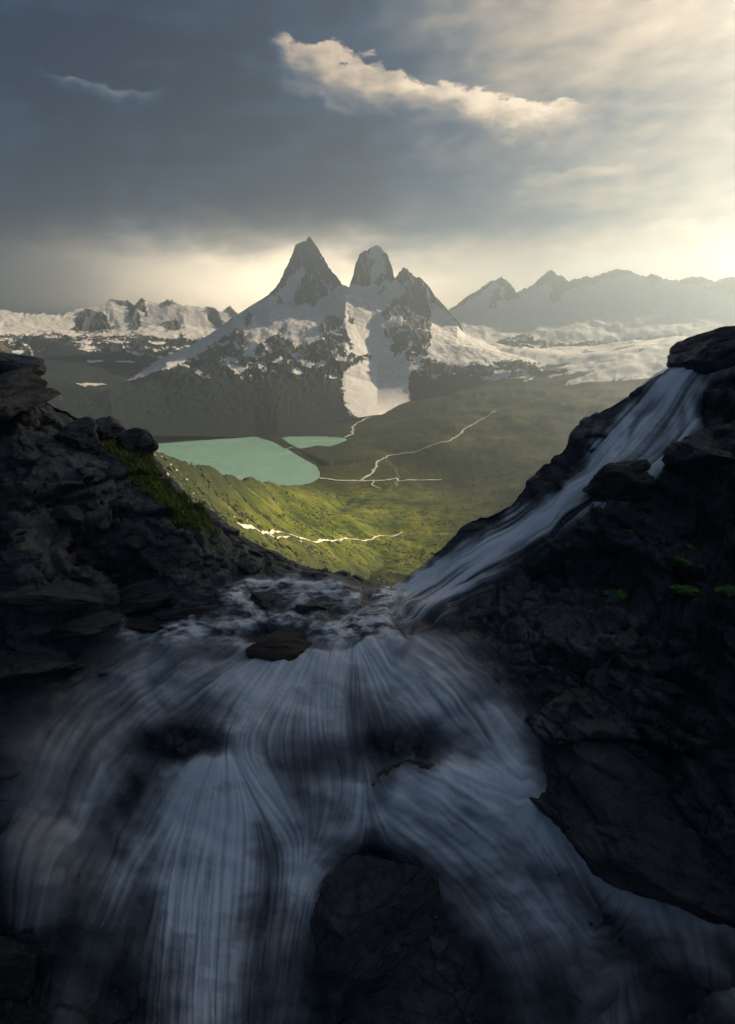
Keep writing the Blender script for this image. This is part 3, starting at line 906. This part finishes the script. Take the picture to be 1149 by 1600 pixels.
# ------------------------------------------------------------------ water courses: strokes follow the current
fall_strokes = [
    ([(1175, 548), (1130, 556), (1092, 572), (1066, 600), (1046, 640), (1012, 688), (968, 742), (905, 792), (835, 832), (770, 872), (700, 912), (640, 944), (590, 962)], 34, 1.0),
    ([(1092, 572), (1040, 600), (1010, 632), (975, 670), (948, 700), (925, 742), (880, 775), (800, 822), (730, 872), (660, 918), (600, 952)], 22, 0.85),
    ([(1100, 590), (1082, 630), (1078, 668), (1050, 700), (1010, 735), (960, 770)], 20, 0.75),
    ([(940, 752), (870, 790), (800, 835), (740, 880), (690, 925), (640, 955)], 26, 0.9),
    ([(990, 660), (962, 700), (944, 740)], 12, 0.8),
    ([(860, 800), (790, 850), (720, 880), (670, 905), (620, 935)], 18, 0.7),
]
low_strokes = [
    ([(640, 946), (605, 958), (585, 972), (590, 990), (610, 1006)], 16, 0.75),
    ([(610, 955), (575, 970), (545, 988), (520, 1006)], 18, 0.75),
    ([(585, 962), (540, 980), (480, 996), (430, 1020)], 14, 0.55),
    ([(565, 935), (500, 931), (440, 924), (392, 921), (356, 938)], 9, 0.7),
    ([(545, 946), (480, 946), (420, 941), (376, 950)], 9, 0.4),
    ([(368, 930), (384, 955), (436, 986)], 13, 0.5),
    ([(480, 944), (470, 965), (458, 992)], 13, 0.45),
    ([(562, 945), (552, 970), (532, 996)], 13, 0.6),
    ([(470, 986), (400, 984), (340, 985), (290, 996)], 12, 0.6),
    ([(340, 1000), (250, 1035), (160, 1090), (90, 1180), (45, 1290), (20, 1400)], 55, 0.5),
    ([(410, 1012), (330, 1062), (245, 1122), (170, 1200), (105, 1300), (60, 1420), (40, 1590)], 50, 0.6),
    ([(460, 1015), (425, 1068), (392, 1122), (362, 1172)], 60, 0.85),
    ([(515, 1015), (508, 1080), (505, 1150), (525, 1215)], 55, 0.75),
    ([(565, 1010), (605, 1055), (652, 1105), (692, 1160), (770, 1215)], 50, 0.8),
    ([(625, 1010), (685, 1045), (732, 1090), (766, 1140), (786, 1200)], 42, 0.6),
    ([(342, 1172), (282, 1225), (215, 1325), (155, 1450), (95, 1610)], 40, 0.7),
    ([(345, 1172), (322, 1260), (300, 1400), (285, 1620)], 50, 0.95),
    ([(352, 1172), (362, 1260), (352, 1400), (340, 1620)], 45, 0.95),
    ([(362, 1174), (412, 1235), (470, 1310), (470, 1400), (440, 1620)], 36, 0.8),
    ([(560, 1215), (555, 1270), (520, 1330), (470, 1380)], 40, 0.65),
    ([(650, 1190), (740, 1225), (850, 1290), (980, 1390), (1090, 1490), (1200, 1600)], 34, 1.0),
    ([(680, 1195), (800, 1235), (940, 1310), (1060, 1390), (1200, 1500)], 26, 0.75),
    ([(600, 1210), (680, 1270), (780, 1360), (890, 1480), (980, 1620)], 55, 0.75),
    ([(590, 1240), (660, 1310), (740, 1400), (800, 1500), (840, 1620)], 40, 0.5),
]
gaps = [((285, 1160), 85, 32, 0.95), ((215, 1235), 40, 70, 0.55), ((640, 1165), 95, 34, 0.8), ((505, 1195), 45, 30, 0.5), ((600, 1370), 75, 50, 0.9), ((600, 1520), 150, 120, 0.85), ((820, 1560), 120, 90, 0.35),
        ((20, 1530), 80, 100, 0.8), ((140, 1500), 60, 120, 0.5), ((200, 1600), 70, 110, 0.45), ((430, 1003), 75, 14, 0.9), ((60, 1050), 90, 50, 0.75), ((330, 1030), 60, 12, 0.3), ((600, 1110), 40, 20, 0.3)]


def flow_field(strokes, shape):
    pts, dirs = [], []
    for s, w, am in strokes:
        g = np.array([hit_fg(*p) for p in s], float)
        for p, q in zip(g[:-1], g[1:]):
            n = max(2, int(np.linalg.norm(q - p) / 12)); d = (q - p) / (np.linalg.norm(q - p) + 1e-9)
            for k in range(n):
                pts.append(p + (q - p) * (k + .5) / n); dirs.append(d)
    pts, dirs = np.array(pts), np.array(dirs)
    st = 8
    gi, gj = np.meshgrid(np.arange(0, shape[0] + st, st), np.arange(0, shape[1] + st, st), indexing='ij')
    acc = np.zeros(gi.shape + (2,)); ws = np.zeros(gi.shape)
    for p, d in zip(pts, dirs):
        w = 1.0 / ((gi - p[0]) ** 2 + (gj - p[1]) ** 2 + 60.0) ** 1.6
        acc += w[..., None] * d; ws += w
    acc /= ws[..., None]
    i = np.arange(shape[0]) / st; j = np.arange(shape[1]) / st
    i0, j0 = i.astype(int), j.astype(int); p, q = (i - i0)[:, None, None], (j - j0)[None, :, None]
    f = acc[i0][:, j0] * (1 - p) * (1 - q) + acc[i0 + 1][:, j0] * p * (1 - q) + acc[i0][:, j0 + 1] * (1 - p) * q + acc[i0 + 1][:, j0 + 1] * p * q
    return f / (np.linalg.norm(f, axis=-1)[..., None] + 1e-9)


def lic(tex, f, n):
    h, w = tex.shape
    out = tex.copy(); cnt = 1.0
    for sgn in (1, -1):
        i, j = np.meshgrid(np.arange(h, dtype=float), np.arange(w, dtype=float), indexing='ij')
        for k in range(n):
            ii = np.clip(np.rint(i), 0, h - 1).astype(int); jj = np.clip(np.rint(j), 0, w - 1).astype(int)
            v = f[ii, jj]
            i = i + sgn * v[..., 0]; j = j + sgn * v[..., 1]
            ii = np.clip(np.rint(i), 0, h - 1).astype(int); jj = np.clip(np.rint(j), 0, w - 1).astype(int)
            wt = 0.5 + 0.5 * math.cos(math.pi * k / n)
            out = out + tex[ii, jj] * wt; cnt += wt
    out /= cnt
    return (out - out.mean()) / (out.std() + 1e-9)


def blur(a, n):
    for _ in range(n):
        a = (np.roll(a, 1, 0) + np.roll(a, -1, 0) + 2 * a) / 4
        a = (np.roll(a, 1, 1) + np.roll(a, -1, 1) + 2 * a) / 4
    return a


FU, FV = pix(FX, FY, FZ)
shape = FX[:NS].shape


def foam_of(strokes, gapl, seed, bw, ws):
    rs = np.random.RandomState(seed)
    f = flow_field(strokes, shape)
    u, v = FU[:NS], FV[:NS]
    wob = 10 * fbm(u / 60, v / 60, None, 3)
    I = np.zeros(shape); bro = np.zeros(shape)
    for s, w, am in strokes:
        w = w * ws
        d, t = polydist(u + wob, v + wob, s)
        ends = sstep(0, 0.06, t) * 0.8 + 0.2
        I = np.maximum(I, 0.75 * I + am * np.exp(-(d / w) ** 2) * ends)
        bro = np.maximum(bro, am * np.exp(-(d / (w * bw)) ** 2) * ends)
    I = 0.62 * I + 0.5 * bro
    I = I * np.clip(1.05 + 0.40 * fbm(u / 110, v / 60, None, 4, 0.55), 0.35, 1.4)
    I = I * (1 - 0.5 * sstep(1330, 1640, v) * (v > 1000)) * (1 - 0.35 * sstep(260, 20, u) * (v > 1000))  # foam thinned at bottom and left, vignette darkening put into the water
    for (gu, gv), rx, ry, am in gapl:
        q = ((u - gu + wob * 1.5) / rx) ** 2 + ((v - gv + wob) / ry) ** 2
        I = I * (1 - am * np.exp(-q ** 1.5))
    fine = lic(blur(rs.normal(size=shape), 1), f, 28)
    mid = lic(blur(rs.normal(size=shape), 4), f, 60)
    wide = lic(blur(rs.normal(size=shape), 60), f, 60)
    return np.clip(I, 0, 1.3), fine, mid, wide, f


I1, fi1, mi1, wi1, fl1 = foam_of(fall_strokes, [], 3, 1.6, 0.62)
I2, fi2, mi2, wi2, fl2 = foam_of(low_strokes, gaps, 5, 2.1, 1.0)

# bed: the rock under the current is worn smoother
wet = np.clip(np.maximum(I1 * 0.9, I2), 0, 1); wet = blur(wet, 6)
wet = np.vstack([wet, np.repeat(wet[-1:], len(sb), 0) * 0])
NRM = normals(BASE)
cf = np.ones(FR.shape); cf[:NS] = np.where(FA[:NS] > 0, 1 - 0.75 * sstep(0.93, 1.0, sr)[:, None], 1 - 0.35 * sstep(0.93, 1.0, sr)[:, None]); cf[NS:] = 0.25
bigk = cf * np.where(FA < 0, 0.72, 1.0) * np.where(np.abs(FA) > rad(54), 0.8, 1.0) * (1 - 0.62 * wet) * sstep(2.0, 5.5, FR) ** 0.5
DISP = rock_disp(BASE, 1.0) * bigk
DISP[NS:] *= np.linspace(1, 0.2, len(sb))[:, None]
BED = BASE + NRM * DISP[..., None]
gpoly = [(128, 650), (165, 664), (200, 690), (232, 716), (262, 768), (312, 800), (342, 836), (300, 826), (262, 800), (226, 770), (196, 740), (168, 706), (144, 676)]
gj = 9 * fbm(FU / 30, FV / 30, None, 4)
gm = inpoly(FU + gj, FV + gj, gpoly).astype(float)
strip = inpoly(FU + gj, FV + gj, [(290, 820), (420, 850), (520, 892), (600, 910), (560, 930), (420, 905), (340, 870)]) & (fbm(FX * 1.5, FY * 1.5, FZ * 1.5, 4) > 0.1)
gm = np.maximum(gm, strip * 0.5)
up = sstep(0.55, 0.85, normals(BED)[..., 2])
lmoss = (FU < 620) & (FV < 900) & (fbm(FX * 0.9, FY * 0.9, FZ * 0.9, 5) > 0.35)
rmoss = (FU > 760) & (FV > 680) & (FV < 1000) & (fbm(FX * 1.1 + 5, FY * 1.1, FZ * 1.1, 5) > 0.62)
gm = np.maximum(gm, 0.55 * up * (lmoss | rmoss))
gm[NS:] *= 0.3
ground = grid_mesh('rocky_ground', BED, M_ROCK, {'grass': gm})
tag(ground, 'dark wet layered rock banks around the mountain stream', kind='structure')


def mat_stream():
    m, nt, b = new_mat('rushing_water')
    fo = attr(nt, 'foam'); wa = attr(nt, 'wet')
    co = objco(nt)
    c = mixc(nt, fo.clamp(), (0.020, 0.026, 0.034), (0.84, 0.84, 0.85))
    nt.links.new(c, b.inputs['Base Color'])
    nt.links.new(fo.lin(0.0, 0.5, 0.16, 0.55).k, b.inputs['Roughness'])
    b.inputs['IOR'].default_value = 1.33
    nt.links.new((fo * 0.92 + wa * 0.42).clamp().k, b.inputs['Alpha'])
    bump(nt, b, noise(nt, co, 7.0, 5, 0.65), 0.18, 0.05)
    return m
M_STREAM = mat_stream()


def water_obj(name, I, fi, mi, wi, lift, label, floor, ks):
    hump = blur(rock_disp_smooth, 10)
    k = np.clip(I * (ks[0] + ks[1] * wi + ks[2] * mi + ks[3] * fi), 0, 1)
    u, v = FU[:NS], FV[:NS]
    brk = sstep(1030, 985, v) * sstep(660, 600, u)
    k = k * (1 + brk * np.clip(1.1 * fbm(u / 20, v / 7, None, 4, 0.6), -0.85, 0.7))
    foam = np.clip(k, 0, 1) ** 1.1 * sstep(0.03, 0.25, I)
    wetm = sstep(0.04, 0.22, I + floor)
    h = lift * (0.4 + 0.9 * np.clip(I, 0, 1)) + 0.75 * hump + 0.008 * mi * np.minimum(1, I * 2) + 0.003 * fi
    h = np.where(wetm < 0.02, -0.3, h)
    P = BASE[:NS] + NRM[:NS] * h[..., None]
    keep = (wetm > 0.03)
    keep[:, :2] = False; keep[:, -2:] = False
    o = grid_mesh(name, P, M_STREAM, {'foam': foam, 'wet': wetm}, keep)
    return tag(o, label, kind='structure')
rock_disp_smooth = blur(DISP[:NS], 12)
inner = np.abs(FA[:NS]) < rad(60)
poolm = 0.16 * np.exp(-((FU[:NS] - 330) / 330) ** 4 - ((FV[:NS] - 985) / 60) ** 4) * (FR[:NS] < 8)
lowm = 0.16 * (FV[:NS] > 1030) * inner * (FU[:NS] < 790 + np.maximum(0, FV[:NS] - 1230) * 1.6) * (FV[:NS] < 2600)
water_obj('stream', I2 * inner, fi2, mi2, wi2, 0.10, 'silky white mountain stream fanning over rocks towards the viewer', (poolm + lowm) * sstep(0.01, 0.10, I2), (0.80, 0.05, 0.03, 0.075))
water_obj('waterfall', I1 * inner, fi1, mi1, wi1, 0.07, 'white waterfall sliding down the dark rock slope on the right', 0.0, (0.62, 0.18, 0.16, 0.14))

# ------------------------------------------------------------------ boulders and stones
import bmesh


def rock_mesh(name, seed, sub, mat, planes=14, strata=0.05, rough=0.07):
    bm = bmesh.new(); bmesh.ops.create_icosphere(bm, subdivisions=sub, radius=1.0)
    P = np.array([v.co[:] for v in bm.verts]); rs = np.random.RandomState(seed)
    nn = rs.normal(size=(planes, 3)); nn /= np.linalg.norm(nn, axis=1)[:, None]
    dd = rs.uniform(0.50, 0.88, planes)
    for n, d in zip(nn, dd):
        P = P - np.maximum(0, P @ n - d)[:, None] * n * 0.96
    o = seed * 7.3
    x, y, z = P[:, 0] + o, P[:, 1], P[:, 2]
    nrm = P / np.linalg.norm(P, axis=1)[:, None]
    q = (z * 0.9 + x * 0.2 + 0.15 * fbm(x, y, z, 3)) / 0.16
    led = _worley_j[_perm[np.floor(q).astype(np.int64) & 4095], 0]
    dsp = rough * fbm(x * 1.6, y * 1.6, z * 1.6, 5, 0.55) + strata * (led - 0.5) * (sub > 3)
    if sub > 3:
        d1, d2, cid, off = worley(x * 1.7, y * 1.7, z * 2.2)
        dsp = dsp + 0.10 * (_worley_j[cid, 1] - 0.5) - 0.05 * np.exp(-(d2 - d1) / 0.05)
    P = P + nrm * dsp[:, None]
    for v, p in zip(bm.verts, P): v.co = p
    me = bpy.data.meshes.new(name); bm.to_mesh(me); bm.free()
    me.materials.append(mat)
    if sub > 3: me.polygons.foreach_set('use_smooth', np.ones(len(me.polygons), bool))
    return me


def boulder(u, v, size, rot, seed, mat, label, sink=0.35, sub=5, dv=0.0, cat='boulder', name='boulder', group=None, toward=0.0):
    me = rock_mesh(name, seed, sub, mat)
    o = bpy.data.objects.new(name, me); col.objects.link(o)
    p = at_fg(u, v)
    p = p * (1 - toward)
    o.location = (p[0], p[1], p[2] + size[2] * (1 - 2 * sink) + dv)
    o.scale = size; o.rotation_euler = tuple(rad(q) for q in rot)
    return tag(o, label, cat, group)


boulder(8, 640, (1.0, 0.8, 0.42), (4, -6, 20), 1, M_BOULDER, 'dark layered crag block, lower of two stacked at the left edge', 0.30)
boulder(-6, 596, (0.80, 0.7, 0.40), (-5, 4, -15), 2, M_BOULDER, 'dark crag block topmost on the left bank at picture edge', 0.18, dv=0.05)
boulder(216, 712, (0.38, 0.34, 0.36), (0, 10, 40), 3, M_BOULDER, 'rounded dark rock on the left ridge just above the sunlit grass', 0.30)
boulder(172, 676, (0.34, 0.30, 0.22), (8, 0, 10), 4, M_BOULDER, 'low dark rock on the left ridge skyline at the head of the grass', 0.35)
boulder(128, 690, (0.42, 0.36, 0.34), (0, -8, 70), 5, M_BOULDER, 'dark rock on the near side of the left grass strip', 0.40)
boulder(245, 930, (1.0, 0.50, 0.20), (-10, -9, 10), 6, M_BOULDER, 'long pale-edged slab at the foot of the left bank', 0.35)
boulder(215, 975, (1.15, 0.42, 0.17), (-4, 3, -4), 7, M_BOULDER, 'flat dark slab lying in the shallow left pool', 0.40)
boulder(70, 935, (0.80, 0.45, 0.16), (-8, 6, -6), 41, M_BOULDER, 'dark stepped slab at the left edge below the bank', 0.38)
boulder(120, 985, (0.95, 0.40, 0.15), (-6, -4, 8), 42, M_BOULDER, 'dark flat slab at the left edge of the stream, nearest the flow', 0.40)
boulder(40, 1040, (0.70, 0.42, 0.18), (-8, 5, 14), 43, M_BOULDER, 'low black rock at the left edge beside the upper cascade', 0.40)
boulder(305, 958, (0.60, 0.30, 0.12), (-5, -6, 4), 44, M_BOULDER, 'small flat slab between the long slab and the white inflow', 0.40)
boulder(418, 948, (0.44, 0.26, 0.18), (5, 8, 15), 8, M_BOULDER, 'dark rock in the white water at the back of the pool', 0.40)
boulder(480, 958, (0.36, 0.24, 0.20), (0, -12, -25), 9, M_BOULDER, 'pointed dark rock beside the foaming inflow', 0.38)
boulder(405, 924, (0.36, 0.16, 0.09), (0, 4, 5), 10, M_BOULDER, 'thin flat rock under the upper white water rim', 0.30)
boulder(432, 1012, (0.66, 0.34, 0.20), (6, 2, 4), 11, M_BROWN, 'low brown mossy rock mound breaking the stream below the pool', 0.42)
boulder(975, 762, (0.75, 0.50, 0.36), (0, -6, 10), 12, M_BROWN, 'brown boulder beside the right edge of the waterfall', 0.38)
boulder(1110, 728, (0.70, 0.55, 0.45), (0, 8, -20), 13, M_BOULDER, 'grey angular boulder at the right edge below the waterfall top', 0.40)
boulder(1112, 560, (1.15, 0.7, 0.50), (0, -16, 8), 14, M_BOULDER, 'dark capping block above the waterfall lip on the right skyline', 0.45)
boulder(985, 1290, (1.55, 0.80, 0.62), (8, 14, -22), 15, M_BOULDER, 'huge smooth black slab on the right bank of the stream', 0.45, 6)
boulder(590, 1450, (0.74, 0.66, 0.56), (0, 0, 30), 16, M_BOULDER, 'black rounded boulder parting the stream at the bottom centre', 0.36, 6)
boulder(15, 1530, (0.36, 0.40, 0.36), (0, 10, 10), 17, M_BOULDER, 'black boulder at the bottom left corner of the stream', 0.35)

stone_me = [rock_mesh('stone', 100 + k, 2, M_BOULDER, 9, 0, 0.05) for k in range(8)]
rs = np.random.RandomState(21)
cnt = 0
zones = [((20, 300, 640, 890), 90), ((300, 590, 840, 905), 45), ((650, 1140, 820, 1080), 90), ((960, 1140, 620, 800), 20), ((40, 330, 900, 960), 18)]
for (u0, u1, v0, v1), n in zones:
    for k in range(n):
        u, v = rs.uniform(u0, u1), rs.uniform(v0, v1)
        i, j = hit_fg(u, v)
        if i > NS - 6 or wet[int(i), int(j)] > 0.08: continue
        p = gpos(BED, i, j)
        s = 0.05 * math.exp(rs.normal() * 0.55)
        o = bpy.data.objects.new('stone', stone_me[k % 8]); col.objects.link(o); o.parent = ground
        o.location = (p[0], p[1], p[2] + s * 0.15)
        o.scale = (s * rs.uniform(1, 1.8), s * rs.uniform(0.8, 1.3), s * rs.uniform(0.5, 0.9))
        o.rotation_euler = (rs.uniform(-.4, .4), rs.uniform(-.4, .4), rs.uniform(0, 6.28))

# ------------------------------------------------------------------ grass and moss
def mat_leaf(name, a, c_, rough=0.6):
    m, nt, b = new_mat(name)
    n = noise(nt, objco(nt), 3.0, 4, 0.6)
    nt.links.new(ramp(nt, n, [(0.35, a), (0.65, c_)]), b.inputs['Base Color'])
    b.inputs['Roughness'].default_value = rough
    b.inputs['Transmission Weight'].default_value = 0.0
    return m
M_GRASS = mat_leaf('alpine_grass', (0.09, 0.13, 0.014), (0.24, 0.26, 0.040))
M_MOSS = mat_leaf('wet_moss', (0.020, 0.085, 0.010), (0.075, 0.20, 0.022), 0.8)
V, Fc = [], []
gi = np.argwhere((gm[:NS] > 0.6))
gi = gi[np.random.RandomState(4).permutation(len(gi))[:9000]]
for i, j in gi:
    p = BED[i, j]
    for b_ in range(2):
        h = rs.uniform(0.05, 0.15); a = rs.uniform(0, 6.28); w = rs.uniform(0.004, 0.008)
        q = p + np.array([rs.uniform(-.03, .03), rs.uniform(-.03, .03), -0.01])
        d = np.array([math.cos(a), math.sin(a), 0]); e = np.array([-d[1], d[0], 0]) * w
        ln = rs.uniform(0.2, 0.7) * h
        k = len(V)
        V += [q - e, q + e, q + d * ln * 0.35 + [0, 0, h * 0.6] + e * 0.7, q + d * ln * 0.35 + [0, 0, h * 0.6] - e * 0.7, q + d * ln + [0, 0, h * 0.92]]
        Fc += [(k, k + 1, k + 2, k + 3), (k + 3, k + 2, k + 4)]
g = raw_mesh('grass', V, Fc, M_GRASS)
tag(g, 'short yellow-green grass on the left bank ledge', 'grass', kind='stuff')

moss_me = [rock_mesh('moss_patch', 300 + k, 4, M_MOSS, 4, 0, 0.35) for k in range(3)]
for k, (u, v, s, lab) in enumerate([(980, 836, 0.13, 'bright green moss cushion on the dark rock beneath the brown boulder'), (1082, 857, 0.11, 'small moss cushion highest up near the right edge of the dark slope'),
                                    (1087, 896, 0.16, 'moss cushion in the middle of the row at the right edge'), (1083, 932, 0.24, 'widest flat moss cushion low on the right slope'),
                                    (951, 921, 0.13, 'small moss cushion farthest left but one on the right slope'), (930, 912, 0.08, 'tiny moss cushion farthest left on the right slope'),
                                    (1143, 924, 0.15, 'moss cushion cut by the right picture edge'), (972, 924, 0.14, 'flat moss cushion right of the two small ones on the right slope')]):
    o = bpy.data.objects.new('moss_patch', moss_me[k % 3]); col.objects.link(o)
    i, j = hit_fg(u, v); p = gpos(BED, i, j)
    o.location = p; o.scale = (s, s * 0.7, s * 0.28); o.rotation_euler = (rad(25), rad(-10), k)
    tag(o, lab, 'moss', 'moss cushions on the right slope')

# ------------------------------------------------------------------ low scrub and pale rocks on the valley slopes (uncountable)
def scatter(name, n, sel, size, mat, label, cat, seed, flat=0.7):
    rs = np.random.RandomState(seed)
    ico = bmesh.new(); bmesh.ops.create_icosphere(ico, subdivisions=1, radius=1.0)
    base = np.array([v.co[:] for v in ico.verts]); tri = np.array([[v.index for v in f.verts] for f in ico.faces]); ico.free()
    keep = base[:, 2] > -0.6
    w = sel / sel.sum()
    idx = rs.choice(w.size, n, p=w.ravel())
    i, j = np.unravel_index(idx, w.shape)
    a = va[j] + rs.uniform(-1, 1, n) * (va[1] - va[0]); r = vr[i] * (1 + rs.uniform(-0.012, 0.012, n))
    x, y = r * np.sin(a), r * np.cos(a); z = zlook(x, y)
    s_ = size * np.exp(rs.normal(size=n) * 0.45)
    V = base[None] * (1 + 0.35 * rs.normal(size=(n, len(base), 1))) * s_[:, None, None] * np.stack((rs.uniform(.8, 1.6, n), rs.uniform(.8, 1.6, n), np.full(n, flat)), 1)[:, None, :]
    V = V + np.stack((x, y, z + s_ * 0.2), 1)[:, None, :]
    Fc = (tri[None] + (np.arange(n) * len(base))[:, None, None]).reshape(-1, 3)
    me = bpy.data.meshes.new(name)
    me.vertices.add(n * len(base)); me.vertices.foreach_set('co', V.ravel().astype(np.float32))
    me.loops.add(Fc.size); me.loops.foreach_set('vertex_index', Fc.ravel().astype(np.int32))
    me.polygons.add(len(Fc)); me.polygons.foreach_set('loop_start', np.arange(0, Fc.size, 3, dtype=np.int32))
    me.update(calc_edges=True); me.materials.append(mat)
    o = bpy.data.objects.new(name, me); col.objects.link(o)
    return tag(o, label, cat, kind='stuff')


M_SHRUB = mat_leaf('valley_scrub', (0.010, 0.018, 0.006), (0.034, 0.050, 0.012), 0.8)
M_PALE = mat_rock('pale_scree', (0.16, 0.15, 0.13), (0.34, 0.32, 0.27), (0.3, 0.27, 0.2), 0.7)
vis = (vu > 150) & (vu < 900) & (vvv > 690) & (vvv < 940) & (R_ > 250) & (R_ < 3200) & (VZ > LAKE_Z + 4)
clump = sstep(-0.05, 0.35, fbm(vx / 140, vy / 140, None, 5, 0.6))
ins = inpoly(vx, vy, lake_xy.tolist())
cell = R_ ** 0.6 * vis * (~ins)
scatter('scrub', 7000, cell * (0.01 + clump ** 2), 1.7, M_SHRUB, 'dark low scrub dotted over the green slopes', 'scrub', 8)
pal = sstep(0.25, 0.5, fbm(vx / 90 + 20, vy / 90, None, 5, 0.6))
scatter('scattered_rocks', 1200, cell * (0.02 + pal), 1.0, M_PALE, 'pale rocks sprinkled over the green slopes', 'rocks', 9)
